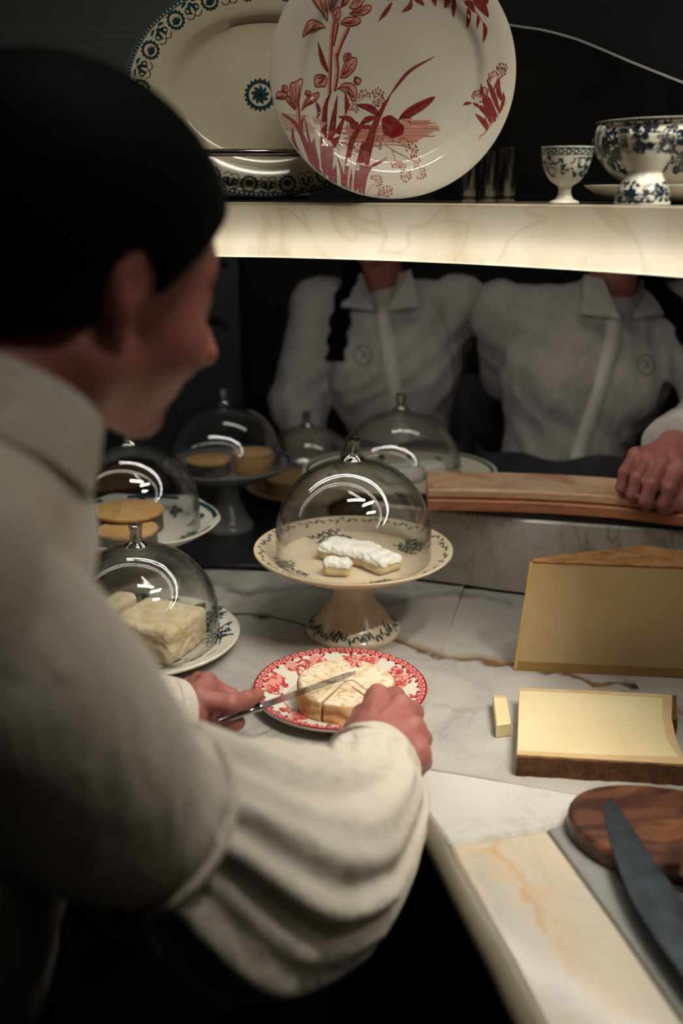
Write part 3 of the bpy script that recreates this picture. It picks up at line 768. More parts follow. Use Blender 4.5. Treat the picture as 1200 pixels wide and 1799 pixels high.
for k in range(7):
    a = 6.2832*k/7+0.35
    for q in range(22):
        aa = a+rng.uniform(-0.30, 0.30); r = rng.uniform(0.063, 0.085); th = rng.uniform(0, 6.28); s = rng.uniform(0.006, 0.012)
        x, y = r*math.cos(aa), r*math.sin(aa)
        pr.leaf([(x, y), (x+s*0.5*math.cos(th), y+s*0.5*math.sin(th)), (x+s*math.cos(th+0.5), y+s*math.sin(th+0.5))], rng.uniform(0.0022, 0.0045))
    for q in range(3):
        aa = a+rng.uniform(-0.2, 0.2); r = rng.uniform(0.068, 0.080)
        pr.ring(r*math.cos(aa), r*math.sin(aa), rng.uniform(0.003, 0.005), 0.0014, 10)
pr.build('flower_print', PINKRED, rp)

CAM_RIND = NT('washed_rind')
_n = CAM_RIND.noise(95, 4, 0.6, dist=1.6); _n2 = CAM_RIND.noise(22, 3)
_geo = CAM_RIND.n('ShaderNodeNewGeometry'); _sp = CAM_RIND.n('ShaderNodeSeparateXYZ'); CAM_RIND.l(_geo.outputs['Normal'], _sp.inputs[0])
_top = CAM_RIND.ramp(_n, [(0.38, '#c29a64'), (0.50, '#d2c6ac'), (0.7, '#dad0bb')])
_side = CAM_RIND.ramp(_n2, [(0.35, '#c08a4e'), (0.6, '#d8b384')])
CAM_RIND.base(CAM_RIND.mix(CAM_RIND.math('MULTIPLY', CAM_RIND.math('SUBTRACT', _sp.outputs[2], 0.45), 3.0, True), _side, _top))
CAM_RIND.set(Roughness=0.65); CAM_RIND.bump(_n, 0.5, 0.0015)
CAM_RIND = CAM_RIND.m
cc = pz(606, 1222, 0.02); cc = np.array([cc[0]-0.0, cc[1]+0.004, 0.0046])
cam_t = thing('soft_cheese', 'round washed rind cheese with wedge cuts on the red printed plate', 'cheese', cc)
def cam_fn(p):
    R = 0.0535; r = np.hypot(p[:, 0], p[:, 1]); th = np.arctan2(p[:, 1], p[:, 0])
    Rm = R*(1+0.025*np.sin(3*th+0.8)+0.015*np.sin(7*th))
    q = np.stack([r-(Rm-0.007), np.abs(p[:, 2]-0.0165)-(0.0165-0.007)], 1)
    d = np.linalg.norm(np.maximum(q, 0), axis=1)+np.minimum(q.max(1), 0)-0.007
    d = d+0.0009*wob(p, 260, 12)+0.0008*np.sin(p[:, 2]*500+4*wob(p, 120, 2))*np.clip((0.028-p[:, 2])/0.01, 0, 1)
    # cuts from the centre: two deep slits to the front and a notch at the upper right edge
    def slit(a, w, r0=0.0):
        dx, dy = math.cos(a), math.sin(a); al = p[:, 0]*dx+p[:, 1]*dy; pe = np.abs(-p[:, 0]*dy+p[:, 1]*dx)
        return np.maximum(pe-w*(0.3+al/R), r0-al)
    for a, w in ((-0.98, 0.0011), (-2.05, 0.0012)): d = smax(d, -slit(a, w), 0.0008)
    nx = p[:, 0]-0.010; ny = p[:, 1]-0.055
    d = smax(d, -(np.abs(nx*0.9+ny*0.1)*0.9+np.maximum(0, -ny-0.024)*3-0.004-np.maximum(0, ny+0.024)*0.10), 0.002)
    wed = slit(-1.5, 0.03); dz = np.where(wed < 0, 0.002, 0)  # middle wedge slightly sunk
    return np.maximum(d, p[:, 2]-0.0325+dz)
cheese_sdf('cheese_body', cam_fn, (-.06, -.06, -.001), (.06, .06, .036), 0.0011, CAM_RIND, cam_t)

# ------------------------------------------------------------------ hard cheeses on the right
HARD = simple('amber_paste', '#c8ae84', '#b99c6e', 0.42, scale=9, bump=0.05, Subsurface_Weight=0.1)
HARDL = simple('straw_paste', '#d2c49c', '#c8b88c', 0.4, scale=10, bump=0.05)
RIND = simple('brown_rind', '#7a4f26', '#a97a46', 0.85, scale=60, bump=0.8, bdist=0.003)
RINDD = simple('dark_brown_rind', '#3f2613', '#6b431f', 0.85, scale=80, bump=0.9, bdist=0.003)
RINDP = simple('tan_under_rind', '#c2a87c', '#b3976a', 0.6, scale=40)
bl0 = pz(907, 1178)[:2]; tl0 = pz(936, 988, 0.138)[:2]; ap = pz(1130, 954, 0.142)[:2]
def hexa(b, t, z0, z1):
    n = len(b); v = [(*p, z0) for p in b]+[(*p, z) if np.isscalar(z1) else (*p, z) for p, z in zip(t, [z1]*n if np.isscalar(z1) else z1)]
    f = [list(range(n))[::-1], [n+i for i in range(n)]]+[[i, (i+1) % n, n+(i+1) % n, n+i] for i in range(n)]
    return v, f
wedge = thing('cheese_wedge', 'tall amber hard cheese wedge with brown rind standing by the upstand', 'cheese', (0.33, 1.10, 0.0))
base = [bl0, (0.47, 1.05), (0.50, 1.09), (0.375, 1.165), (0.222, 1.093)]
topp = [tl0, (0.465, 1.052), (0.49, 1.08), (ap[0], ap[1]), (tl0[0]+0.006, tl0[1]+0.010)]
base = [np.array(p) for p in base]; topp = [np.array(p) for p in topp]
v, f = hexa(base, topp, 0.0012, 0.1365); mk('paste', v, f, HARD, wedge, world=True)
cen = np.mean(topp, 0)
# rind layers: top, underside and the narrow left flank
def rough_plate(poly, z0, z1, n, amp, seed, grow=1.0):
    P = [cen+(np.array(p)-cen)*grow for p in poly]; rr = random.Random(seed)
    ring = []
    for i in range(len(P)):
        a, b = P[i], P[(i+1) % len(P)]
        for k in range(n): ring.append(a+(b-a)*k/n+np.array([rr.uniform(-amp, amp), rr.uniform(-amp, amp)]))
    v = [(*p, z0) for p in ring]+[(*p, z1+rr.uniform(-amp, amp)) for p in ring]+[(*(cen+(p-cen)*0.5), z1+rr.uniform(-amp, amp)) for p in ring]+[(*cen, z1)]
    m = len(ring); f = [list(range(m))[::-1]]
    for i in range(m): j = (i+1) % m; f += [[i, j, m+j, m+i], [m+i, m+j, 2*m+j, 2*m+i], [2*m+i, 2*m+j, 3*m]]
    return v, f
v, f = rough_plate(topp, 0.1367, 0.1395, 14, 0.0006, 3, 1.004); mk('top_rind', v, f, RIND, wedge, world=True, sm=40)
cen = np.mean(base, 0); v, f = rough_plate(base, 0.0, 0.0011, 10, 0.0002, 4, 1.003); mk('bottom_rind', v, f, RINDP, wedge, world=True)
d = np.array([-0.0035, -0.0002]); d2 = np.array([0.0015, -0.0005])
v, f = hexa([base[0]+d, base[0]+d2*0-np.array([0, 0.0004]), base[4]+np.array([0.0, 0.0]), base[4]+d], [topp[0]+d, topp[0]-np.array([0, 0.0004]), topp[4], topp[4]+d], 0.0012, 0.1366)
mk('side_rind', v, f, simple('pale_side_rind', '#cda869', '#c09a5a', 0.6, scale=60, bump=0.3), wedge, world=True)
# rind band drawn by paste: thin darker lower and right margins, as strips of rind paste
fn_ = (base[1]-base[0])/np.linalg.norm(base[1]-base[0]); nrm = np.array([fn_[1], -fn_[0]])
b0, b1 = base[0]+nrm*0.0004, base[1]+nrm*0.0004
mk('lower_margin', [(*(b0), 0.0012), (*(b1), 0.0012), (*(b1+nrm*-0.0002), 0.0125), (*(b0+(topp[0]-base[0])*0.085), 0.0125), (*(b0-nrm*0.002), 0.0012), (*(b1-nrm*0.002), 0.0012), (*(b1-nrm*0.002), 0.0125), (*(b0+(topp[0]-base[0])*0.085-nrm*0.002), 0.0125)],
   [[0, 1, 2, 3], [4, 7, 6, 5], [0, 3, 7, 4], [1, 5, 6, 2], [3, 2, 6, 7], [0, 4, 5, 1]], simple('olive_margin', '#a8854a', '#98763e', 0.5, scale=30), wedge, world=True)

slabc = thing('cheese_slab', 'flat straw coloured cheese slab with dark rind lying below the wedge', 'cheese', (*pz(1040, 1280)[:2], 0.0))
ZT = 0.022
T = [pz(912, 1209, ZT)[:2], pz(908, 1326, ZT)[:2], pz(1205, 1343, ZT)[:2], pz(1188, 1300, ZT)[:2], pz(1180, 1262, ZT)[:2], pz(1181, 1221, ZT)[:2]]
v, f = prism([tuple(p) for p in T], 0.0008, ZT, 0.0008); mk('paste', v, f, HARDL, slabc, world=True)
# rim of paler under-rind on top (inlay strips)
def strip(P, Q, z, name, mat, parent, h=0.0012):
    n = len(P); v = [(*p, z) for p in P]+[(*q, z) for q in Q]+[(*p, z-h) for p in P]+[(*q, z-h) for q in Q]
    f = [[i, i+1, n+i+1, n+i] for i in range(n-1)]+[[2*n+i, i, i+1, 2*n+i+1][::-1] for i in range(n-1)]+[[n+i, n+i+1, 3*n+i+1, 3*n+i] for i in range(n-1)]
    return mk(name, v, f, mat, parent, world=True)
Pp = lambda x, y, z=ZT: pz(x, y, z)[:2]
strip([Pp(908, 1326), Pp(1060, 1335), Pp(1205, 1343)], [Pp(908, 1319), Pp(1060, 1326), Pp(1192, 1330)], ZT+0.0003, 'under_rind', RINDP, slabc)
strip([Pp(1205, 1343), Pp(1188, 1300), Pp(1180, 1262), Pp(1181, 1221)], [Pp(1192, 1330), Pp(1172, 1298), Pp(1164, 1262), Pp(1163, 1226)], ZT+0.0003, 'under_rind', RINDP, slabc)
strip([Pp(912, 1209), Pp(1050, 1214), Pp(1181, 1221)], [Pp(912, 1213), Pp(1050, 1219), Pp(1163, 1226)], ZT+0.0003, 'under_rind', RINDP, slabc)
def rind_edge(P, name, mat, parent, th, z1):
    rr = random.Random(5); v = []; n = len(P); nn = curve_normals([np.array(p) for p in P])
    for i, p in enumerate(P):
        o = np.array(p)-nn[i]*(th+rr.uniform(-0.0008, 0.0008)); zt = z1+rr.uniform(-0.0006, 0.0003)
        v += [(*p, 0.0), (*o, 0.0), (*(o-nn[i]*rr.uniform(-.0006, .001)), z1*0.5), (*o, zt), (*p, zt)]
    f = []
    for i in range(n-1):
        for k in range(5): f.append([i*5+k, i*5+(k+1) % 5, (i+1)*5+(k+1) % 5, (i+1)*5+k])
    f += [[0, 1, 2, 3, 4][::-1], [(n-1)*5+k for k in range(5)]]
    return mk(name, v, f, mat, parent, world=True, sm=50)
frontp = [Pp(908, 1326)+(Pp(1205, 1343)-Pp(908, 1326))*k/24 for k in range(25)]
rind_edge(frontp, 'front_rind', RINDD, slabc, 0.003, ZT-0.0004)
rightp = [Pp(1180, 1264)+(Pp(1181, 1221)-Pp(1180, 1264))*k/8 for k in range(9)]
rind_edge(rightp, 'end_rind', RINDD, slabc, 0.005, ZT+0.0005)

stick = thing('cheese_stick', 'small straw coloured cheese stick lying left of the slab', 'cheese', (*pz(880, 1255)[:2], 0.0))
zt = 0.016; T = [Pp(866, 1221, zt), Pp(872, 1273, zt), Pp(898, 1270, zt), Pp(890, 1222, zt)]
v, f = prism([tuple(p) for p in T], 0.0, zt, 0.001); mk('cheese_body', v, f, HARDL, stick, world=True)
strip([Pp(866, 1221, zt), Pp(890, 1222, zt)], [Pp(867, 1225, zt), Pp(890, 1226, zt)], zt+0.0003, 'rind_end', RINDP, stick)
for k, (px, py, s) in enumerate([(910, 1358, 0.0016), (904, 1352, 0.0009), (915, 1362, 0.001), (868, 1284, 0.0008)]):
    c = pz(px, py); t_ = ['largest cheese crumb below the front left corner of the slab', 'small cheese crumb left of the slab front corner', 'small cheese crumb just right of the largest crumb', 'tiny cheese crumb below the cheese stick'][k]
    v, f = sdf_mesh(lambda p: s_el(p, (0, 0, s*0.7), (s*1.3, s, s*0.8))+0.0002*wob(p, 2500, k), (-.004, -.004, -.001), (.004, .004, .004), 0.0005)
    o = mk('cheese_crumb', v, f, CRUST, None, sm=True); o.location = c; tag(o, t_, 'crumb', 'cheese crumbs on the marble')

# olive wood board, big knife, block at the frame edge
OLIVE = NT('olive_wood'); _w = OLIVE.n('ShaderNodeTexWave', wave_type='RINGS', rings_direction='Z'); _mp = OLIVE.n('ShaderNodeMapping'); _tc = OLIVE.n('ShaderNodeTexCoord')
_mp.inputs['Scale'].default_value = (4, 9, 1); _mp.inputs['Location'].default_value = (0.25, -0.35, 0)
OLIVE.l(_tc.outputs['Object'], _mp.inputs[0]); OLIVE.l(_mp.outputs[0], _w.inputs[0]); _w.inputs['Scale'].default_value = 1.6; _w.inputs['Distortion'].default_value = 11; _w.inputs['Detail'].default_value = 4; _w.inputs['Detail Scale'].default_value = 1.5
OLIVE.base(OLIVE.mix(OLIVE.math('MULTIPLY', OLIVE.math('SUBTRACT', OLIVE.noise(14, 3), 0.42), 5.0, True), OLIVE.ramp(_w.outputs[0], [(0.2, '#361b12'), (0.5, '#452416'), (0.85, '#54301f')]), OLIVE.ramp(_w.outputs[0], [(0.2, '#5c3620'), (0.6, '#7d5230'), (0.9, '#6b4228')])))
OLIVE.set(Roughness=0.38); OLIVE.bump(_w.outputs[0], 0.08, 0.0008); OLIVE = OLIVE.m
BT = 0.019
ol = catmull([Pp(*p, BT) for p in [(1003, 1405), (1022, 1388), (1060, 1378), (1110, 1376), (1160, 1380), (1215, 1390), (1290, 1420), (1310, 1470), (1270, 1515), (1180, 1522), (1110, 1508), (1050, 1484), (1010, 1450), (998, 1425), (1003, 1405)]], 4)[:-1]
brd = thing('cutting_board', 'rounded dark olive wood board under the large knife', 'cutting board', (*pz(1120, 1450)[:2], 0.0))
v, f = prism([tuple(p) for p in ol][::-1], 0.0, BT, 0.003); mk('board_body', v, f, OLIVE, brd, world=True, sm=35)
kn = thing('chef_knife', 'large dark carbon steel knife lying across the wooden board', 'knife', (*pz(1130, 1540, 0.02)[:2], BT+0.0004))
kz = BT+0.0012
L_ = [(1071, 1404), (1062, 1425), (1070, 1470), (1095, 1545), (1130, 1612), (1185, 1692), (1230, 1752)]; R_ = [(1076, 1402), (1090, 1422), (1112, 1456), (1140, 1500), (1180, 1556), (1230, 1620), (1290, 1690)]
Lp = catmull([pz(*p, kz) for p in L_], 3); Rp = catmull([pz(*p, kz+0.001) for p in R_], 3); m = len(Lp)
v = []
for a, b in zip(Lp, Rp): v += [a, a*0.45+b*0.55+np.array([0, 0, 0.0012]), b+np.array([0, 0, 0.0008]), b-np.array([0, 0, 0.0016]), a*0.45+b*0.55-np.array([0, 0, 0.0014])]
f = [[i*5+k, i*5+(k+1) % 5, (i+1)*5+(k+1) % 5, (i+1)*5+k] for i in range(m-1) for k in range(5)]+[[0, 1, 2, 3, 4][::-1], [(m-1)*5+k for k in range(5)]]
mk('blade', v, f, DKBLADE, kn, world=True, sm=30)
a, b = pz(1262, 1722, 0.021), pz(1420, 1900, 0.021)
mk('handle', *tube([a+(b-a)*k/6 for k in range(7)], [0.011, 0.0125, 0.013, 0.0125, 0.012, 0.0135, 0.012], 12, flat=0.75), simple('ebony', '#1a1412', '#241b17', 0.4, scale=20), kn, world=True, sm=40)
bk = thing('cheese_block', 'brownish cheese block standing at the right edge of the photo', 'cheese', (*Pp(1240, 1545, BT), BT))
P4 = [Pp(1193, 1545, BT), Pp(1330, 1560, BT), Pp(1330, 1500, BT), Pp(1203, 1490, BT)]
v, f = prism([tuple(p) for p in P4], BT+0.0005, BT+0.085, 0.003); mk('cheese_body', v, f, simple('block_paste', '#9a7642', '#8a6636', 0.6, scale=15), bk, world=True)

# table knife in the left hand
tk = thing('table_knife', 'slim steel table knife held over the soft cheese', 'knife', pz(458, 1240, 0.046))
k0, k1, k2 = pz(352, 1278, 0.040), pz(458, 1241, 0.046), pz(625, 1181, 0.047)
ax = (k2-k1)/np.linalg.norm(k2-k1); sd = np.cross(ax, [0, 0, 1]); sd /= np.linalg.norm(sd); uu = np.cross(sd, ax)
vdir = (sd*0.5+uu*0.86); tdir = np.cross(ax, vdir)   # blade tilted so its flat shows
v = []; n = 14
for i in range(n+1):
    s = i/n; c = k1+(k2-k1)*s; w = 0.0125*(1 if s < 0.85 else max(0.25, 1-(s-0.85)*4)); top = 0.0052
    v += [c+vdir*w*0.55-tdir*0.0002, c-vdir*w*0.45+tdir*0.0009, c-vdir*w*0.45-tdir*0.0009]
f = [[i*3+k, i*3+(k+1) % 3, (i+1)*3+(k+1) % 3, (i+1)*3+k] for i in range(n) for k in range(3)]+[[0, 1, 2][::-1], [n*3, n*3+1, n*3+2]]
mk('blade', v, f, BLADE, tk, world=True, sm=25)
mk('handle', *tube([k0+(k1-k0)*s for s in (0, 0.03, 0.2, 0.5, 0.8, 0.93, 0.96, 1.0, 1.02)], [0.003, 0.0052, 0.0056, 0.0052, 0.0046, 0.0044, 0.0056, 0.0056, 0.004], 14, flat=0.8), CHROME, tk, world=True, sm=40)

# ------------------------------------------------------------------ crockery on the shelf
ZS = 0.5352
# round plate with red iris and swallow print
rpY = 1.160; b0 = pY(687, 357, rpY); RR = 0.1325
rplate = thing('dinner_plate', 'large round cream plate with red iris and bird print standing on the shelf', 'plate', (b0[0], rpY, ZS+0.0006), None, (math.radians(80), 0, 0))
upr, full = plate_profile(RR, 0.094, 0.011, 0.005, 0.0045)
def lift(vs, dy, dz=0.0): return [(x, y+dy, z+dz) for x, y, z in vs]
v, f = lathe(full, 128); mk('plate_body', lift(v, RR), f, PLATEWHITE, rplate, sm=40)
zp = prof_z(upr)
def RS(e):
    def fn(x, y):
        r = math.hypot(x, y); k = min(1.0, RR*0.982/max(r, 1e-6)); x *= k; y *= k
        return (x, y+RR, zp(r*k)+e)
    return fn
Kp = RR/218.0
c3 = lambda x, y: ((460+x/3.75-686)*Kp, (139-y/3.75)*Kp)
c4 = lambda x, y: ((640+x/4.444-686)*Kp, (139-y/4.444)*Kp)
dk = Print(RS(0.0006)); lt = Print(RS(0.00035)); vd = Print(RS(0.0008))
# water
for k in range(17):
    y = 812+k*8.4; x0 = 500+rng.uniform(-40, 60); x1 = 1160-abs(k-6)*8+rng.uniform(-60, 30)
    if k < 4: x0 = 930
    lt.stroke([c3(x0, y), c3((x0+x1)/2, y+rng.uniform(-2, 2)), c3(x1, y+rng.uniform(-3, 3))], 0.0009+0.0006*rng.random())
for k in range(9): y = 790+k*13; lt.stroke([c3(70+rng.uniform(0, 60), y), c3(200, y+2), c3(330+rng.uniform(0, 60), y+6)], 0.0007)
# tall reed leaves
for pts, w in [
    ([(320, 1215), (240, 1080), (190, 980), (180, 870)], 26), ([(330, 1220), (300, 1080), (250, 940), (200, 850), (110, 785)], 24), ([(360, 1250), (340, 1100), (320, 1000), (325, 940)], 30),
    ([(395, 1265), (385, 1050), (390, 880), (400, 720), (440, 620)], 34), ([(410, 1260), (430, 1000), (450, 830), (480, 650)], 40), ([(440, 1290), (430, 1050), (480, 900), (530, 780)], 42),
    ([(470, 1310), (460, 1200), (470, 1110)], 28), ([(530, 1320), (545, 1120), (580, 940), (650, 830), (672, 785)], 30), ([(590, 1330), (620, 1150), (650, 1000), (655, 945)], 36),
    ([(620, 1335), (650, 1120), (690, 960), (760, 780), (840, 640)], 40), ([(640, 1335), (690, 1040), (735, 900)], 26), ([(650, 1335), (670, 1190), (700, 1130), (820, 1048)], 24),
    ([(500, 1320), (515, 1190), (480, 1060)], 18), ([(560, 1325), (570, 1220), (575, 1140)], 16), ([(350, 1240), (300, 1000), (260, 800)], 16), ([(345, 800), (355, 740), (335, 690)], 22),
    ([(535, 770), (545, 700), (530, 630)], 24), ([(250, 900), (240, 850), (260, 790)], 14), ([(440, 1280), (450, 1220), (440, 1160)], 12), ([(420, 500), (380, 420), (350, 305)], 26)]:
    dk.leaf([c3(*p) for p in pts], w*Kp/3.75*1.25)
dk.leaf([c3(840, 640), c3(900, 560), c3(980, 480), c3(1130, 400)], 20*Kp/3.75)
# iris stems
for pts in ([(225, 900), (220, 800), (212, 690)], [(425, 640), (430, 500), (440, 300), (455, 180)], [(470, 420), (500, 330), (555, 215)], [(450, 330), (470, 240), (480, 190)], [(460, 620), (480, 500), (470, 380)]):
    lt.stroke([c3(*p) for p in pts], 30*Kp/3.75*0.9)
    dk.stroke([c3(p[0]+6, p[1]) for p in pts], 12*Kp/3.75)
# iris petals: pale fill with dark edges and veins
def petal(c, pts, seedn=0):
    P = [c(*p) for p in pts]; lt.fill(P); Q = catmull(P+[P[0]], 4)
    dk.stroke([tuple(q) for q in Q], 0.0010, n=1)
    m = np.mean(np.array(P), 0); L = max(range(len(P)), key=lambda i: np.linalg.norm(np.array(P[i])-m))
    for k in range(4):
        a = np.array(P[L])*0.8+m*0.2; b = np.array(P[(L+2+k) % len(P)])*0.75+m*0.25
        dk.leaf([tuple(a), tuple((a+b)/2+0.0008*(k-1.5)), tuple(b)], 0.0013)
for pts in [
    [(415, 175), (350, 110), (310, 50), (350, 25), (400, 60), (415, 120)], [(400, 215), (340, 230), (255, 290), (262, 250), (290, 195), (360, 190)],
    [(430, 120), (425, 60), (470, 15), (485, 40), (460, 90)], [(500, 190), (540, 155), (620, 155), (635, 180), (590, 205), (540, 205)], [(560, 130), (620, 95), (690, 75), (705, 100), (660, 135), (600, 140)],
    [(500, 90), (530, 20), (560, -10), (550, 60)], [(560, 90), (610, 20), (670, -10), (650, 60), (600, 100)], [(445, 120), (490, 90), (500, 150), (465, 190)],
    [(500, 535), (520, 460), (560, 410), (610, 415), (595, 480), (540, 530)], [(480, 610), (530, 570), (590, 580), (610, 620), (605, 680), (570, 670), (555, 610), (520, 595)],
    [(330, 590), (325, 535), (360, 515), (405, 530), (400, 585), (360, 592)], [(520, 400), (540, 380), (570, 385), (560, 420), (530, 430)], [(590, 560), (600, 530), (640, 550), (620, 580)],
    [(70, 690), (85, 650), (140, 655), (150, 680), (110, 695)], [(110, 650), (115, 610), (145, 612), (150, 650)], [(170, 700), (165, 600), (200, 580), (245, 555), (235, 640), (210, 740)], [(240, 760), (265, 690), (300, 650), (355, 630), (345, 670), (290, 715)], [(262, 650), (270, 625), (298, 625), (295, 660)], [(200, 760), (140, 700), (150, 670), (200, 720)]]:
    petal(c3, pts)
# bird
dk.fill([c3(*p) for p in [(780, 800), (830, 775), (880, 800), (925, 850), (920, 900), (850, 918), (790, 890)]])
vd.fill([c3(*p) for p in [(860, 850), (925, 840), (925, 890), (880, 915), (840, 915)]])
vd.fill([c3(*p) for p in [(785, 790), (830, 785), (850, 830), (800, 825)]])
lt.fill([c3(*p) for p in [(900, 800), (960, 790), (975, 820), (930, 840)]]); dk.leaf([c3(890, 810), c3(930, 785), c3(985, 800)], 14*Kp/3.75)
dk.blade([c3(960, 815), c3(975, 825), c3(982, 838)], 9*Kp/3.75)
dk.fill([c3(*p) for p in [(895, 800), (935, 745), (1030, 690), (1138, 655), (1090, 715), (990, 780), (930, 800)]])
dk.leaf([c3(770, 780), c3(700, 730), c3(610, 708)], 44*Kp/3.75); vd.leaf([c3(900, 790), c3(1000, 730), c3(1130, 660)], 14*Kp/3.75)
dk.leaf([c3(610, 840), c3(560, 800), c3(490, 785)], 36*Kp/3.75); dk.leaf([c3(640, 830), c3(690, 800), c3(750, 785)], 36*Kp/3.75); dk.fill([c3(*p) for p in [(560, 830), (620, 820), (610, 860), (580, 865)]]); dk.fill([c3(*p) for p in [(640, 840), (700, 840), (700, 862), (650, 865)]])
# umbel sprays
def umbel(P, x, y, r, n=9, ang=0.0, spread=3.6):
    for k in range(n):
        a = ang+spread*(k/(n-1)-0.5); e = (x+r*math.cos(a)*rng.uniform(.75, 1.05), y+r*math.sin(a)*rng.uniform(.75, 1.05))
        lt.stroke([(x, y), e], 0.0005); P.dot(e[0], e[1], 0.00095, 5)
def spray(c, stem, heads, r):
    lt.stroke([c(*p) for p in stem], 0.0009)
    for (x, y, a) in heads: X, Y_ = c(x, y); umbel(dk, X, Y_, r, 8, a)
spray(c3, [(660, 1120), (690, 1000), (800, 965), (930, 975), (990, 1000)], [(740, 975, 1.2), (820, 930, 1.4), (930, 970, 0.8), (985, 1000, 0.2), (620, 1010, 2.4), (520, 990, 2.0)], 0.0068)
spray(c3, [(800, 965), (850, 1000), (870, 1060), (890, 1110)], [(880, 1090, -1.4), (940, 1180, -1.2), (900, 1120, 0.6)], 0.0068); spray(c3, [(850, 1000), (930, 1040), (1010, 1080)], [(1000, 1080, 0.3), (1040, 1170, -0.3)], 0.0068)
spray(c3, [(655, 1330), (690, 1280), (750, 1210)], [(740, 1215, 1.0), (760, 1280, 0.2), (810, 1285, -0.3), (730, 1320, -1.0)], 0.0068)
spray(c3, [(540, 900), (560, 760), (600, 700), (660, 660)], [(580, 740, 1.3), (660, 650, 1.6), (720, 690, -0.4), (750, 640, 1.2), (760, 680, -0.3)], 0.0068)
spray(c4, [(1000, 760), (1020, 690), (1055, 600)], [(1060, 590, 1.4), (1000, 650, 2.2), (1050, 620, 0.4)], 0.0055); spray(c4, [(900, 800), (890, 780), (870, 770)], [(880, 770, 2.0), (930, 760, 1.0), (910, 800, 0.0)], 0.0050)
# rim tuft at the right
for pts, w in [([(960, 1060), (920, 980), (865, 925)], 34), ([(1000, 1000), (930, 900), (850, 830)], 34), ([(1020, 990), (960, 860), (920, 770)], 40), ([(1030, 960), (980, 850), (950, 785)], 34), ([(1050, 920), (1000, 780), (950, 665)], 36), ([(1080, 850), (1040, 760), (1045, 660)], 36), ([(1050, 930), (1080, 830), (1075, 770)], 26), ([(980, 1010), (920, 790), (908, 690)], 24), ([(1000, 760), (1020, 710), (1040, 660)], 16), ([(970, 1040), (945, 990), (940, 950)], 20), ([(840, 828), (800, 828), (775, 840)], 20)]:
    dk.leaf([c4(*p) for p in pts], w*Kp/4.444)
for k in range(40): t = k/39; x, y = 900+190*t, 1110-250*t; lt.stroke([c4(x+rng.uniform(-12, 12), y+rng.uniform(-5, 25)), c4(x+rng.uniform(-6, 16), y+rng.uniform(-30, 10))], 0.0009)
# hanging sprigs at the top
for pts, w in [([(200, 70), (150, 140), (95, 205)], 32), ([(350, 60), (340, 100), (280, 138)], 40), ([(330, -20), (240, 20), (160, 45)], 50), ([(350, -20), (400, 40), (455, 88)], 50), ([(510, -10), (530, 40), (545, 95)], 44), ([(675, 25), (640, 60), (615, 110)], 50), ([(680, 55), (685, 110), (685, 178)], 34), ([(710, 38), (740, 10), (770, 8)], 36), ([(765, 90), (810, 110), (845, 168)], 44), ([(790, 135), (800, 190), (792, 265)], 36), ([(870, 190), (872, 230), (865, 282)], 26), ([(915, 250), (930, 310), (915, 390)], 34), ([(800, -20), (870, 80), (950, 205)], 80), ([(890, -20), (920, 50), (940, 110)], 60), ([(350, -10), (355, 30), (345, 70)], 34)]:
    dk.leaf([c4(*p) for p in pts], w*Kp/4.444)
lt.stroke([c4(680, 20), c4(760, 80), c4(850, 160), c4(925, 270)], 0.0011); lt.stroke([c4(680, -20), c4(682, 20), c4(684, 60)], 0.0011)
# upper left rim flower continues beyond the frame
for pts in ([(40, -60), (80, -140), (140, -120), (120, -60)], [(300, -60), (330, -150), (380, -100), (350, -40)]): petal(c4, pts)
lt.build('pale_print', REDLT, rplate); dk.build('red_print', RED, rplate); vd.build('dark_print', MAROON, rplate)

# oval platter with teal border
plY = 1.252; b0 = pY(474, 351, plY); PA, PB = 0.166, 0.123
plat = thing('oval_platter', 'oval cream platter with teal ornament border leaning behind the round plate', 'platter', (b0[0], plY, ZS+0.0006), None, (math.radians(78), 0, 0))
ov = lambda x, y: math.hypot(x/PA, y/PB)
pu = [(0, 0.006), (0.40, 0.006), (0.60, 0.0068), (0.655, 0.009), (0.69, 0.016), (0.74, 0.0195), (0.86, 0.022), (0.98, 0.0245), (1.0, 0.024)]
plow = [(0.995, 0.0205), (0.85, 0.0175), (0.72, 0.014), (0.64, 0.003), (0.56, 0.0), (0.53, 0.0005), (0, 0.002)]
v, f = lathe((pu+plow)[::-1], 128); v = [(x*PA, y*PB+PB, z) for x, y, z in v]; mk('platter_body', v, f, CREAM, plat, sm=40)
zpl = prof_z(pu); PS = lambda e: (lambda x, y: (x, y+PB, zpl(ov(x, y))+e))
pr = Print(PS(0.0006)); band = Print(PS(0.0003))
EL = lambda t, s: (PA*s*math.cos(t), PB*s*math.sin(t))
band.stroke([EL(6.2832*k/160, 0.982) for k in range(161)], 0.0052, n=1); band.build('border_band', simple('teal_wash', '#4a6a69', '#3d5d5d', 0.25, scale=300), plat)
for k in range(180): t = 6.2832*k/180; x, y = EL(t, 0.984); pr.dot(x, y, 0.0016, 5)
arc = [0.0]
for k in range(720): a = EL(6.2832*k/720, 0.9); b = EL(6.2832*(k+1)/720, 0.9); arc.append(arc[-1]+math.hypot(a[0]-b[0], a[1]-b[1]))
NM = 36
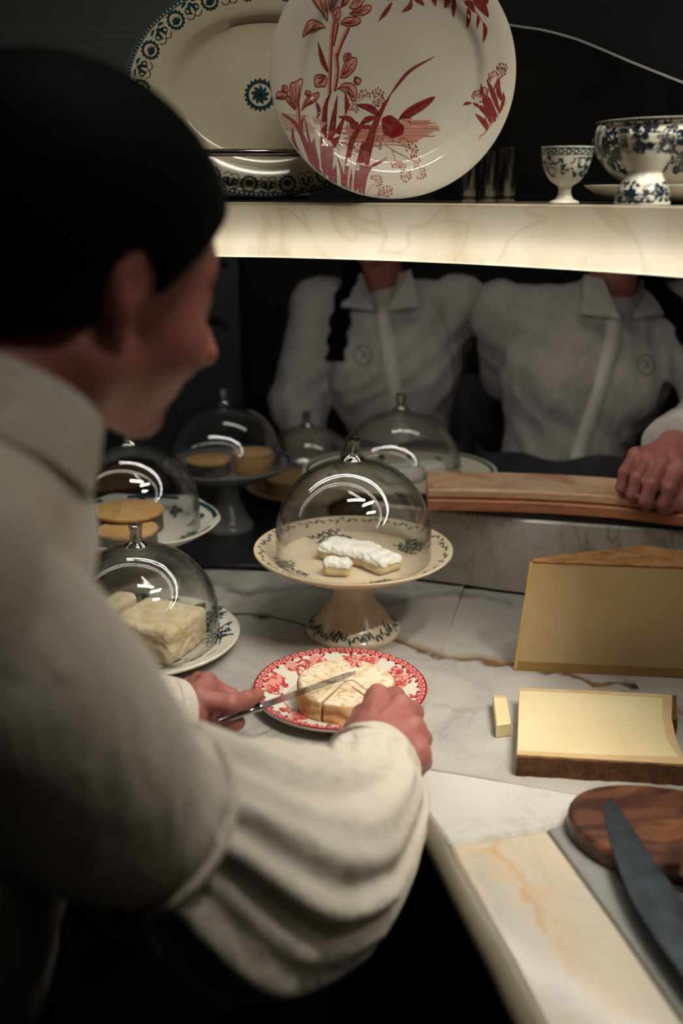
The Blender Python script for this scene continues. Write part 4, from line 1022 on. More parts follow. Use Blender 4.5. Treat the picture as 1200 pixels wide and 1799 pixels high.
for k in range(NM):
    t = float(np.interp(arc[-1]*k/NM, arc, [6.2832*i/720 for i in range(721)]))
    x, y = EL(t, 0.885); tx, ty = -PA*math.sin(t), PB*math.cos(t); L = math.hypot(tx, ty); tx /= L; ty /= L; nx, ny = ty, -tx
    M = lambda a, b: (x+tx*a+nx*b, y+ty*a+ny*b)
    if k % 2 == 0:   # rosette in a ring with palmette
        c = M(0, 0.0005); pr.ring(c[0], c[1], 0.0086, 0.0022, 20)
        for q in range(14): a = 6.2832*q/14; pr.dot(*M(0.0098*math.cos(a), 0.0005+0.0098*math.sin(a)), 0.0013, 5)
        for q in range(7): a = math.pi*(0.08+0.84*q/6); pr.leaf([M(0, -0.0045), M(0.0035*math.cos(a), -0.003+0.0035*math.sin(a)), M(0.0062*math.cos(a), -0.0028+0.0072*math.sin(a))], 0.0018)
    else:            # scroll pair and swag of dots
        for sg in (-1, 1):
            pr.leaf([M(0, 0.008), M(sg*0.003, 0.003), M(sg*0.0065, 0.0045)], 0.0035); pr.leaf([M(sg*0.001, 0.005), M(sg*0.0035, -0.001), M(sg*0.0022, -0.0045)], 0.0028)
            pr.ring(*M(sg*0.0055, 0.0005), 0.003, 0.0013, 8); pr.leaf([M(sg*0.003, 0.009), M(sg*0.007, 0.0085), M(sg*0.0105, 0.0065)], 0.0028)
            for q in range(7): a = 3.5+q*0.42; pr.dot(*M(sg*0.0045+0.0048*math.cos(a), -0.0042+0.0048*math.sin(a)), 0.0008, 5)
c = (-0.010, -0.002)
pr.ring(c[0], c[1], 0.0150, 0.0034, 30)
for q in range(20): a = 6.2832*q/20; pr.dot(c[0]+0.0175*math.cos(a), c[1]+0.0175*math.sin(a), 0.0016, 5)
for q in range(9): a = 6.2832*q/9; pr.leaf([c, (c[0]+0.006*math.cos(a), c[1]+0.006*math.sin(a)), (c[0]+0.011*math.cos(a+0.2), c[1]+0.011*math.sin(a+0.2))], 0.0042)
pr.build('border_print', TEAL, plat)

# plate rail: polished rod on two posts
r0 = pY(420, 268, 1.212)
rail = thing('plate_rail', 'thin polished dark metal rail in front of the oval platter', 'rail', (r0[0], 1.212, ZS))
mk('rod', *tube([(-0.62, 1.235, r0[2]), (-0.35, 1.232, r0[2]), (-0.12, 1.214, r0[2]), (0.035, 1.206, r0[2])], 0.0042, 12), DKCHROME, rail, world=True, sm=True)
for p in ((-0.60, 1.2345), (0.030, 1.206)): mk('post', *tube([(p[0], p[1], ZS), (p[0], p[1], ZS+0.002), (p[0], p[1], ZS+0.0025), (p[0], p[1], r0[2])], [0.006, 0.006, 0.0025, 0.0025], 12), DKCHROME, rail, world=True, sm=35)
# dark chrome tumblers right of the plate
for k, (px, Yc, r, h, lab) in enumerate([(822, 1.165, 0.0095, 0.050, 'front dark chrome cylinder beside the round plate foot'), (856, 1.195, 0.0105, 0.055, 'middle dark chrome cylinder right of the round plate'), (889, 1.225, 0.0115, 0.060, 'rightmost, tallest dark chrome cylinder right of the round plate')]):
    c = pY(px, 350, Yc); t = thing('metal_tumbler', lab, 'tumbler', (c[0], Yc, ZS), 'dark chrome cylinders on the shelf')
    v, f = lathe([(0, 0), (r*0.9, 0), (r*0.93, 0.001), (r, h-0.001), (r*0.98, h), (r*0.9, h), (r*0.84, 0.004), (0, 0.004)], 32); mk('cup_wall', v, f, DKCHROME, t, sm=40)
    v, f = lathe([(r*0.925, 0.003), (r*0.99, 0.003), (r*0.99, 0.0065), (r*0.93, 0.0065)], 32); mk('base_ring', v, f, CHROME, t, sm=40)

# patterned bowls
def pattern(t, rz, zlo, zhi, n, seed, mat, s=1.0, name='leaf_print', a_rng=(0, 6.2832)):
    r_ = random.Random(seed); R0 = rz((zlo+zhi)/2)
    pr = Print(lambda x, y: ((rz(y)+0.0004)*math.cos(x/R0), (rz(y)+0.0004)*math.sin(x/R0), y))
    for k in range(n):
        x = r_.uniform(*a_rng)*R0; y = r_.uniform(zlo, zhi); th = r_.uniform(0, 6.28); L = r_.uniform(0.005, 0.011)*s
        cl = lambda yy: min(max(yy, zlo), zhi)
        pr.leaf([(x, y), (x+L*0.5*math.cos(th), cl(y+L*0.5*math.sin(th))), (x+L*math.cos(th+0.7), cl(y+L*math.sin(th+0.7)))], r_.uniform(0.0018, 0.0045)*s)
        if k % 4 == 0: pr.stroke([(x+L*1.2*math.cos(th+q*0.9), cl(y+L*0.6*math.sin(th+q*0.9))) for q in range(5)], 0.0008*s)
    return pr, R0
def rz_of(prof):
    P = sorted(prof, key=lambda p: p[1]); return lambda z: float(np.interp(z, [p[1] for p in P], [p[0] for p in P]))
ec = pY(991, 352, 1.06)
egg = thing('egg_cup', 'white footed egg cup with teal sprig print on the shelf', 'egg cup', (ec[0], 1.06, ZS))
ew = smooth_prof([(0.0065, 0.012), (0.0075, 0.017), (0.015, 0.022), (0.0215, 0.032), (0.0245, 0.043), (0.0262, 0.0535)], 4)
v, f = lathe([(0, 0.0008), (0.0145, 0), (0.0155, 0.001), (0.0148, 0.0025), (0.009, 0.005), (0.0068, 0.009)]+ew+[(0.0262, 0.0545), (0.025, 0.0545), (0.0235, 0.044), (0.018, 0.03), (0.008, 0.022), (0, 0.021)], 56); mk('cup_body', v, f, WHITE_CHINA, egg, sm=45)
pr, R0 = pattern(egg, rz_of(ew), 0.026, 0.044, 34, 5, TEAL, 0.75, a_rng=(3.4, 6.0))
for k in range(22): x = 6.2832*k/22*R0; pr.ring(x, 0.0498, 0.0021, 0.0011, 8); pr.dot(x+0.0028, 0.0498, 0.0009, 5)
pr.stroke([(6.2832*k/40*R0, 0.0527) for k in range(41)], 0.0012, n=1); pr.stroke([(6.2832*k/40*R0, 0.0468) for k in range(41)], 0.0007, n=1)
pr.build('leaf_print', TEAL, egg)
dc = pY(1128, 357, 0.985)
deg = thing('double_egg_cup', 'hourglass shaped white double egg cup with navy scroll print', 'egg cup', (dc[0], 0.985, ZS))
dw = smooth_prof([(0.0255, 0.003), (0.0248, 0.010), (0.021, 0.019), (0.0165, 0.0265), (0.0158, 0.0295), (0.0185, 0.035), (0.0225, 0.043), (0.0255, 0.053), (0.027, 0.061)], 4)
v, f = lathe([(0, 0.002), (0.022, 0.001), (0.0245, 0), (0.0258, 0.001)]+dw+[(0.0268, 0.0625), (0.025, 0.0625), (0.021, 0.048), (0.012, 0.036), (0, 0.035)], 56); mk('cup_body', v, f, WHITE_CHINA, deg, sm=45)
pr, R0 = pattern(deg, rz_of(dw), 0.046, 0.061, 130, 15, NAVY, 0.8); pr.build('upper_print', NAVY, deg)
pr, R0 = pattern(deg, rz_of(dw), 0.003, 0.020, 130, 16, NAVY, 0.85); pr.build('lower_print', NAVY, deg)
bc = pY(1196, 345, 1.115)
saucer = thing('saucer_dish', 'wide white dish with navy rim under the patterned bowl', 'dish', (bc[0], 1.115, ZS))
v, f = lathe([(0, 0), (0.06, 0), (0.065, 0.002), (0.088, 0.009), (0.101, 0.0165), (0.1025, 0.018), (0.101, 0.0185), (0.083, 0.012), (0.06, 0.005), (0, 0.0045)], 72); mk('dish_body', v, f, WHITE_CHINA, saucer, sm=45)
zsau = prof_z([(0, 0.0045), (0.06, 0.005), (0.083, 0.012), (0.101, 0.0185)]); pr = Print(lambda x, y: (x, y, zsau(math.hypot(x, y))+0.0005))
for k in range(120):
    a = rng.uniform(0, 6.28); r = rng.uniform(0.08, 0.097); th = rng.uniform(0, 6.28); x, y = r*math.cos(a), r*math.sin(a); pr.leaf([(x, y), (x+0.004*math.cos(th), y+0.004*math.sin(th)), (x+0.008*math.cos(th+.5), y+0.008*math.sin(th+.5))], 0.0034)
pr.build('rim_print', NAVY, saucer)
bowl = thing('patterned_bowl', 'large white bowl with navy floral transfer print standing in the dish', 'bowl', (bc[0], 1.115, ZS+0.005))
bw = smooth_prof([(0.046, 0.004), (0.054, 0.011), (0.074, 0.023), (0.0905, 0.042), (0.0965, 0.055), (0.0945, 0.064), (0.0905, 0.070), (0.094, 0.0745)], 4)
v, f = lathe([(0, 0.001), (0.042, 0), (0.045, 0.001)]+bw+[(0.0945, 0.076), (0.0925, 0.0765), (0.087, 0.070), (0.0905, 0.060), (0.085, 0.042), (0.06, 0.02), (0, 0.012)], 80); mk('bowl_body', v, f, WHITE_CHINA, bowl, sm=45)
pr, R0 = pattern(bowl, rz_of(bw), 0.026, 0.067, 420, 31, NAVY, 1.5); pr.build('leaf_print', NAVY, bowl)
pr, R0 = pattern(bowl, rz_of(bw), 0.0705, 0.0745, 150, 32, NAVY, 0.9); pr.stroke([(6.2832*k/60*R0, 0.074) for k in range(61)], 0.0016, n=1); pr.build('rim_print', NAVY, bowl)
for sg in (-1,):
    ang = math.radians(188); c_, s_ = math.cos(ang), math.sin(ang)
    v, f = sdf_mesh(lambda p: smin(s_el(p, (-0.002, 0, 0.055), (0.007, 0.014, 0.016)), s_el(p, (-0.004, 0, 0.066), (0.008, 0.011, 0.005)), 0.006)+0.0012*np.sin(p[:, 1]*700), (-.016, -.022, .036), (.016, .022, .09), 0.0016)
    v = [((0.0935+x)*c_-y*s_, (0.0935+x)*s_+y*c_, z) for x, y, z in v]; mk('shell_handle', v, f, simple('printed_glaze', '#1c2c38', '#c9c6ba', 0.15, scale=110), bowl, sm=True)

# ------------------------------------------------------------------ people
def join_mesh(parts):
    mb = MB()
    for v, f in parts: mb.add(v, f)
    return mb
def chain_sdf(p, chains, k=0.004):
    d = None
    for ch in chains:
        e = None
        for (a, ra), (b, rb) in zip(ch[:-1], ch[1:]):
            s = s_rc(p, a, b, ra, rb); e = s if e is None else smin(e, s, 0.003)
        d = e if d is None else smin(d, e, k)
    return d
def hand_mesh(wrist, wr, fore, fr, fingers, thumb, extra=(), h=0.0016):
    """fingers: list of 4 chains [(pt, r) MCP, PIP, DIP, tip]"""
    pts = [wrist, fore]+[q for ch in fingers+[thumb] for q, _ in ch]; P = np.array(pts)
    lo, hi = P.min(0)-0.035, P.max(0)+0.035
    def fn(p):
        palm = s_rc(p, wrist, fore, wr, fr)
        for ch in fingers: palm = smin(palm, s_rc(p, wrist, ch[0][0], wr*0.72, ch[0][1]*1.10), 0.010)
        for a, b in zip(fingers[:-1], fingers[1:]): palm = smin(palm, s_rc(p, a[0][0]-np.array([0, 0, 0.003]), b[0][0]-np.array([0, 0, 0.003]), a[0][1]*0.85, b[0][1]*0.85), 0.006)
        for a, r in extra: palm = smin(palm, s_rc(p, wrist, a, wr*0.7, r), 0.012)
        palm = smin(palm, s_rc(p, wrist, thumb[0][0], wr*0.7, thumb[0][1]), 0.014)
        d = palm
        for ch in fingers+[thumb]:
            e = None
            for i, ((a, ra), (b, rb)) in enumerate(zip(ch[:-1], ch[1:])):
                s = s_rc(p, a, b, ra, rb); e = s if e is None else smin(e, s, 0.0025)
            for (a, ra) in ch[1:3]: e = smin(e, np.linalg.norm(p-np.array(a, np.float32), axis=1)-ra*1.07, 0.003)
            d = smin(d, e, 0.0028)
        # knuckles and tendons
        for ch in fingers:
            d = smin(d, np.linalg.norm(p-np.array(ch[0][0], np.float32)-np.array([0, 0, ch[0][1]*0.55], np.float32), axis=1)-ch[0][1]*0.78, 0.0045)
            m_ = np.array(ch[0][0])*0.5+np.array(wrist)*0.5; d = smin(d, s_rc(p, np.array(ch[0][0])+np.array([0, 0, ch[0][1]*0.75]), m_+np.array([0, 0, wr*0.62]), 0.0035, 0.0022), 0.005)
        return d+0.0003*wob(p, 420, 5)
    return sdf_mesh(fn, lo, hi, h)
def nail(name, c, ax, nrm, L, W, parent):
    ax = ax/np.linalg.norm(ax); nrm = nrm-ax*np.dot(nrm, ax); nrm /= np.linalg.norm(nrm); sd = np.cross(ax, nrm); v = []; f = []
    for i in range(5):
        for j in range(5):
            u, w = i/4-0.5, j/4-0.5; v.append(c+ax*L*u*(1-0.2*abs(w))+sd*W*w*(1 if i < 4 else 0.85)-nrm*(abs(w)**2*W*0.7))
    f = [[i*5+j, i*5+j+1, (i+1)*5+j+1, (i+1)*5+j] for i in range(4) for j in range(4)]
    n0 = len(v); v += [q-nrm*0.0006 for q in v]; f += [[n0+k for k in q[::-1]] for q in f]
    return mk(name, v, f, NAIL, parent, world=True, sm=True)

woman = thing('person', 'person in white shirt with dark tied hair bending over to cut cheese', 'person', (-0.32, 0.55, -0.9))
# ---- head
yaw, pitch, roll = math.radians(44.5), math.radians(18), math.radians(-3)
Fv = np.array([math.sin(yaw)*math.cos(pitch), math.cos(yaw)*math.cos(pitch), -math.sin(pitch)])
Rv = np.array([math.cos(yaw), -math.sin(yaw), 0]); Uv = np.cross(Rv, Fv)
Rv, Uv = Rv*math.cos(roll)+Uv*math.sin(roll), Uv*math.cos(roll)-Rv*math.sin(roll)
HC = np.array([-0.167, 0.630, 0.502]); HS = 0.985
B3 = np.stack([Fv, Uv, Rv]).astype(np.float32)
def H(f_, u_, r_): return HC+HS*(Fv*f_+Uv*u_+Rv*r_)
def toL(p): return ((p-HC.astype(np.float32))@B3.T)/HS
NB = np.array([-0.215, 0.555, 0.405])
def head_fn(p):
    q = toL(p); s = np.abs(q[:, 2]); m = np.stack([q[:, 0], q[:, 1], s], 1)
    d = s_el(m, (-0.010, 0.032, 0), (0.095, 0.083, 0.073))
    d = smin(d, s_el(m, (0.032, -0.014, 0), (0.057, 0.076, 0.057)), 0.03)
    d = smin(d, s_rc(m, (0.005, -0.050, 0.046), (0.068, -0.080, 0.006), 0.020, 0.015), 0.02)
    d = smin(d, s_el(m, (0.073, -0.081, 0), (0.015, 0.013, 0.018)), 0.012)
    d = smin(d, s_el(m, (0.056, -0.030, 0.036), (0.026, 0.024, 0.024)), 0.02)
    d = smin(d, s_el(m, (0.068, 0.026, 0.022), (0.010, 0.006, 0.020)), 0.018)
    d = smax(d, -s_el(m, (0.099, 0.006, 0.031), (0.015, 0.010, 0.016)), 0.010)
    d = smin(d, s_el(m, (0.0725, 0.003, 0.030), (0.0125, 0.0120, 0.014)), 0.006)
    d = smin(d, s_rc(m, (0.090, 0.014, 0), (0.116, -0.026, 0), 0.0065, 0.0085), 0.010)
    d = smin(d, s_el(m, (0.1165, -0.029, 0), (0.0105, 0.0095, 0.010)), 0.005)
    d = smin(d, s_el(m, (0.102, -0.035, 0.0115), (0.0085, 0.007, 0.0065)), 0.005)
    d = smin(d, s_el(m, (0.088, -0.054, 0), (0.0080, 0.0050, 0.019)), 0.006); d = smin(d, s_el(m, (0.086, -0.062, 0), (0.0080, 0.005, 0.016)), 0.006)
    d = smax(d, -s_el(m, (0.097, -0.058, 0), (0.004, 0.0008, 0.016)), 0.002)
    d = smin(d, s_el(m, (0.068, -0.050, 0), (0.020, 0.026, 0.030)), 0.014)
    # ear
    e = s_el(m, (-0.008, 0.000, 0.074), (0.0115, 0.0215, 0.0085)); e = smax(e, -s_el(m, (-0.005, 0.0, 0.083), (0.0075, 0.014, 0.006)), 0.005)
    e = smin(e, s_el(m, (-0.001, -0.022, 0.072), (0.0065, 0.008, 0.005)), 0.006); e = smin(e, s_rc(m, (0.003, 0.003, 0.073), (0.004, -0.008, 0.074), 0.003, 0.003), 0.003)
    d = smin(d, e, 0.006)
    d = d*HS
    nb0 = H(-0.028, -0.045, 0)
    d = smin(d, s_rc(p, nb0, NB, 0.052, 0.056), 0.03)
    d = smin(d, s_rc(p, H(-0.01, -0.05, 0.05), NB+np.array([0.03, 0.03, -0.02]), 0.014, 0.016), 0.02)
    return d
head_m = sdf_mesh(head_fn, (-0.36, 0.42, 0.33), (-0.02, 0.80, 0.68), 0.0032)
# ---- left hand on the knife
Z = lambda x, y, z: pz(x, y, z)
lw = Z(318, 1260, 0.060); lel = np.array([-0.285, 0.77, 0.12])
lf = [[(Z(348, 1230, .074), .0118), (Z(404, 1237, .071), .0098), (Z(433, 1230, .063), .0086), (Z(453, 1221, .056), .0070)],
      [(Z(363, 1205, .070), .0115), (Z(403, 1225, .055), .0096), (Z(400, 1243, .040), .0086), (Z(380, 1253, .036), .0074)],
      [(Z(350, 1204, .062), .0110), (Z(390, 1226, .042), .0092), (Z(386, 1244, .030), .0082), (Z(366, 1254, .030), .0070)],
      [(Z(334, 1210, .052), .0100), (Z(370, 1230, .034), .0080), (Z(364, 1246, .025), .0070), (Z(350, 1256, .027), .0062)]]
lt_ = [(Z(334, 1272, .046), .0150), (Z(364, 1283, .036), .0122), (Z(395, 1277, .032), .0110), (Z(416, 1269, .031), .0088)]
lh = hand_mesh(lw, 0.024, lw+(lel-lw)*0.35, 0.027, lf, lt_)
# ---- right hand, fist beside the cheese
rw = Z(640, 1322, 0.064); rel = pY(350, 1475, 0.585)
rf = [[(Z(664, 1231, .068), .0130), (Z(694, 1224, .036), .0100), (Z(690, 1246, .030), .0088), (Z(672, 1256, .031), .0078)],
      [(Z(704, 1247, .070), .0125), (Z(725, 1252, .044), .0105), (Z(722, 1278, .028), .0090), (Z(700, 1286, .026), .0078)],
      [(Z(726, 1284, .063), .0120), (Z(740, 1298, .037), .0100), (Z(730, 1318, .023), .0086), (Z(710, 1320, .023), .0074)],
      [(Z(735, 1325, .050), .0112), (Z(742, 1338, .028), .0086), (Z(730, 1354, .018), .0076), (Z(714, 1352, .018), .0066)]]
rt = [(Z(628, 1285, .050), .0140), (Z(640, 1258, .044), .0120), (Z(655, 1244, .040), .0105), (Z(668, 1238, .036), .0086)]
rfo = pY(640, 1398, 0.745)
rh = hand_mesh(rw, 0.025, rfo, 0.027, rf, rt, extra=[(Z(708, 1362, .040), .016)])
# ---- arms, trunk and legs inside the clothes
RSH, LSH = np.array([-0.205, 0.42, 0.365]), np.array([-0.285, 0.765, 0.36])
sa = (LSH-RSH); sa[2] = 0; sa /= np.linalg.norm(sa); fa = np.array([sa[1], -sa[0], 0])
AX = np.stack([fa, sa, np.array([0, 0, 1])])
def trunk_fn(p):
    d = s_el(p, (-0.285, 0.59, 0.24), (0.085, 0.14, 0.19), AX)
    d = smin(d, s_el(p, (-0.32, 0.575, 0.02), (0.085, 0.125, 0.2), AX), 0.06); d = smin(d, s_el(p, (-0.33, 0.57, -0.14), (0.095, 0.145, 0.12), AX), 0.05)
    d = smin(d, s_rc(p, RSH, LSH, 0.045, 0.045), 0.05); d = smin(d, s_rc(p, NB, (-0.27, 0.585, 0.30), 0.05, 0.06), 0.05)
    d = smin(d, s_rc(p, RSH, rel, 0.042, 0.033), 0.03); d = smin(d, s_rc(p, rel, rfo, 0.034, 0.027), 0.02); d = smin(d, s_rc(p, rfo, rw, 0.026, 0.023), 0.02)
    d = smin(d, s_rc(p, LSH, lel, 0.042, 0.033), 0.03); d = smin(d, s_rc(p, lel, lw, 0.034, 0.024), 0.02)
    for sg in (-1, 1):
        hip = np.array([-0.33, 0.57, -0.16])+sa*0.075*sg; kn_ = np.array([-0.32, 0.58, -0.50])+sa*0.08*sg; an = np.array([-0.345, 0.58, -0.83])+sa*0.085*sg
        d = smin(d, s_rc(p, hip, kn_, 0.07, 0.05), 0.03); d = smin(d, s_rc(p, kn_, an, 0.048, 0.033), 0.02)
    return d
trunk_m = sdf_mesh(trunk_fn, (-0.50, 0.30, -0.87), (0.12, 1.0, 0.52), 0.011)
body = join_mesh([head_m, lh, rh, trunk_m]).build('body', SKIN, woman, True, True)
nail('fingernail', Z(452, 1216.5, .0625), lf[0][3][0]-lf[0][2][0], np.array([-0.1, -0.55, 0.8]), 0.011, 0.010, body)
nail('fingernail', lt_[3][0]+np.array([0.0005, -0.0070, 0.0045]), lt_[3][0]-lt_[2][0], np.array([0.1, -0.8, 0.6]), 0.012, 0.012, body)
for sg in (1, -1):
    P = [H(0.089-0.004*abs(t), -0.004-0.003*(1-t*t), sg*(0.031+0.013*t)) for t in np.linspace(-1, 1, 7)]; Q = [H(0.101-0.004*abs(t), -0.010, sg*(0.033+0.016*t)) for t in np.linspace(-1, 1, 7)]
    v = P+Q+[q+np.array([0, 0, 0.001]) for q in P+Q]; n = 7
    f = [[i, i+1, n+i+1, n+i] for i in range(6)]+[[2*n+i, 3*n+i, 3*n+i+1, 2*n+i+1] for i in range(6)]; mk('eyelashes', v, f, HAIR, body, world=True)
    v, f = tube([H(0.092-0.010*abs(t+0.2)**2, 0.030+0.002*(1-t*t), sg*(0.030+0.019*t)) for t in np.linspace(-1, 1, 9)], [0.001, .0025, .003, .003, .003, .0028, .0022, .0015, .0008], 8); mk('eyebrow', v, f, HAIR, body, world=True, sm=True)
# ---- hair, tied back
def hair_fn(p):
    q = toL(p); s = np.abs(q[:, 2]); m = np.stack([q[:, 0], q[:, 1], s], 1)
    d = s_el(m, (-0.010, 0.032, 0), (0.110, 0.091, 0.084))
    d = smin(d, s_el(m, (-0.055, -0.005, 0), (0.060, 0.060, 0.062)), 0.03)
    g = (q[:, 0]-0.030)*0.80-(q[:, 1]-0.0)*0.60+0.25*np.maximum(0, s-0.05)
    d = smax(d, g, 0.010)
    d = smax(d, -(q[:, 1]+0.055-0.35*np.maximum(0, -q[:, 0]-0.02)*0), 0.01)
    d = smax(d, -s_el(m, (0.000, -0.012, 0.088), (0.023, 0.036, 0.030)), 0.008)
    d = smin(d, s_rc(m, (-0.095, -0.005, 0), (-0.125, -0.02, 0), 0.022, 0.038), 0.02)
    d = d*HS
    return d+0.0006*np.sin(q[:, 1]*900+q[:, 0]*500)
hv, hf = sdf_mesh(hair_fn, (-0.42, 0.42, 0.38), (-0.02, 0.80, 0.70), 0.0034); mk('hair', hv, hf, HAIR, woman, True, True)

# ---- shirt
def shirt_fn(p):
    d = s_el(p, (-0.285, 0.59, 0.22), (0.108, 0.165, 0.215), AX)
    d = smin(d, s_el(p, (-0.325, 0.575, 0.02), (0.112, 0.155, 0.2), AX), 0.06)
    d = smin(d, s_rc(p, RSH, LSH, 0.062, 0.062), 0.05); d = smin(d, s_rc(p, NB+np.array([-0.01, 0, -0.03]), (-0.27, 0.585, 0.28), 0.068, 0.08), 0.05)
    d = smin(d, s_rc(p, NB+np.array([-0.01, -0.0, -0.05]), RSH, 0.055, 0.055), 0.05)
    d = smax(d, -(p[:, 2]+0.10), 0.01)
    d = smax(d, -s_rc(p, NB+np.array([0, 0, -0.02]), H(-0.02, -0.05, 0), 0.058, 0.058), 0.006)
    return d+0.0035*wob(p, 38, 21)+0.0016*np.sin(40*p[:, 0]+70*p[:, 2]+2*wob(p, 30, 4))
sv, sf = sdf_mesh(shirt_fn, (-0.50, 0.30, -0.13), (-0.05, 0.90, 0.52), 0.0065)
parts = [(sv, sf)]
def fold_tube(path, rad, n_fold, amp, win, seed, nseg=10, ncirc=96, flat=1.0):
    P = catmull(path, nseg); R = [float(r) for r in np.interp(np.linspace(0, len(rad)-1, len(P)), range(len(rad)), rad)]
    rs = np.random.RandomState(seed); ph0 = rs.uniform(0, 6.28, 4)
    def disp(s, ph):
        w = float(np.interp(s, *win)); x = n_fold*ph+1.2*math.sin(2*ph+ph0[0])+1.6*math.sin(3*s+ph0[1])
        return 1+amp*w*(0.5*math.sin(x)+0.5*math.sin(0.63*x+ph0[2]+2.5*s)+0.45*math.sin(0.31*x+4*s+ph0[3]))
    return tube(P, R, ncirc, True, disp=disp, flat=flat)
up_path = [RSH+np.array([-0.02, 0.01, 0.015]), RSH*0.6+np.array([-0.16, 0.485, 0.25])*0.4, np.array([-0.162, 0.485, 0.255]), pY(190, 1395, 0.520), pY(258, 1428, 0.540)]
parts.append(fold_tube(up_path, [0.070, 0.076, 0.075, 0.064, 0.060], 5, 0.03, ([0, .5, 1], [0.3, 1, 0.4]), 3))
seam_c = pY(262, 1430, 0.541)
ball = [pY(245, 1420, 0.535), pY(285, 1442, 0.550), pY(415, 1520, 0.605), pY(540, 1496, 0.672), pY(632, 1420, 0.735), pY(650, 1358, 0.770), pY(651, 1338, 0.783)]
parts.append(fold_tube(ball, [0.054, 0.066, 0.090, 0.086, 0.060, 0.045, 0.042], 15, 0.075, ([0, .06, .2, .55, .85, 1], [0.1, 0.9, 1, 0.8, 0.5, 0.1]), 9, ncirc=180))
lpath = [LSH, LSH*0.5+lel*0.5+np.array([-0.01, 0, 0]), lel, lel*0.5+lw*0.5+np.array([0.0, -0.005, 0.0]), lw+(lel-lw)*0.12]
parts.append(fold_tube(lpath, [0.068, 0.066, 0.062, 0.052, 0.040], 8, 0.05, ([0, .5, 1], [0.2, 1, 0.5]), 5))
shirt = join_mesh(parts).build('shirt', SHIRT, woman, True, True)
# seam ridge, cuffs and stand collar are pieces of the shirt
def ring_path(c, ax, r, n=40, sq=1.0):
    ax = ax/np.linalg.norm(ax); a = np.cross([0, 0, 1], ax); a /= np.linalg.norm(a); b = np.cross(ax, a)
    return [c+r*(math.cos(6.2832*k/n)*a+sq*math.sin(6.2832*k/n)*b) for k in range(n+1)]
sx = pY(415, 1520, 0.605)-pY(190, 1395, 0.520)
v, f = tube(ring_path(seam_c, sx, 0.0615), 0.0035, 8); mk('sleeve_seam', v, f, SHIRT, shirt, world=True, sm=True)
def band(c, ax, r0, r1, L, th, name, lean=0.0):
    ax = ax/np.linalg.norm(ax); a = np.cross([0, 0, 1], ax); a /= np.linalg.norm(a); b = np.cross(ax, a); n = 48; v = []; f = []
    for k in range(n):
        t = 6.2832*k/n; d = math.cos(t)*a+math.sin(t)*b
        for (s, rr) in ((-L/2, r0), (0, (r0+r1)/2+0.001), (L/2, r1), (L/2, r1-th), (-L/2, r0-th)): v.append(c+ax*s+d*rr*(1+0.02*math.sin(3*t)))
    for k in range(n):
        j = (k+1) % n
        for q in range(5): f.append([k*5+q, k*5+(q+1) % 5, j*5+(q+1) % 5, j*5+q])
    return mk(name, v, f, SHIRT, shirt, world=True, sm=50)
cax = Z(700, 1262, .066)-pY(600, 1400, 0.72)
band(pY(659, 1334, 0.786), cax, 0.042, 0.0315, 0.028, 0.003, 'cuff')
band(lw+(lel-lw)*0.08, lw-lel, 0.039, 0.037, 0.02, 0.003, 'cuff')
nax = H(-0.028, -0.045, 0)-NB
band(NB+nax*0.18+np.array([0.004, 0.0, 0]), nax, 0.072, 0.066, 0.045, 0.003, 'collar')
# ---- trousers, apron, shoes
def trous_fn(p):
    d = s_el(p, (-0.33, 0.57, -0.14), (0.112, 0.165, 0.13), AX)
    for sg in (-1, 1):
        hip = np.array([-0.33, 0.57, -0.18])+sa*0.075*sg; an = np.array([-0.345, 0.58, -0.80])+sa*0.085*sg
        d = smin(d, s_rc(p, hip, an, 0.085, 0.06), 0.03)
    return smax(d, -(p[:, 2]+0.86), 0.01)
v, f = sdf_mesh(trous_fn, (-0.52, 0.30, -0.89), (-0.15, 0.85, 0.02), 0.012); mk('trousers', v, f, APRON, woman, True, True)
v = []; f = []; n = 40
for k in range(n+1):
    t = -2.2+4.4*k/n
    for z, g in ((0.03, 0.0), (-0.1, 0.006), (-0.3, 0.012), (-0.55, 0.02)):
        r1, r2 = 0.126+g, 0.172+g
        p = np.array([-0.327, 0.572, z])+fa*math.cos(t)*r1*(1+0.02*math.sin(9*t)*(z < -0.1))+sa*math.sin(t)*r2; v.append(p); v.append(p+(fa*math.cos(t)+sa*math.sin(t))*0.0025)
for k in range(n):
    for q in range(3):
        a = k*8+q*2; b = a+8; f += [[a, a+2, b+2, b], [a+1, b+1, b+3, a+3]]
mk('apron', v, f, APRON, woman, True, True)
for sg in (-1, 1):
    c = np.array([-0.345, 0.58, -0.86])+sa*0.085*sg
    v, f = sdf_mesh(lambda p: smax(smin(s_rc(p, c+np.array([0, 0, 0.02]), c+fa*0.13+np.array([0, 0, -0.01]), 0.042, 0.032), s_rc(p, c, c+np.array([0, 0, 0.05]), 0.043, 0.04), 0.02), -(p[:, 2]+0.898), 0.004), c-0.22, c+0.22, 0.008); mk('shoe', v, f, BLACK, woman, True, True)

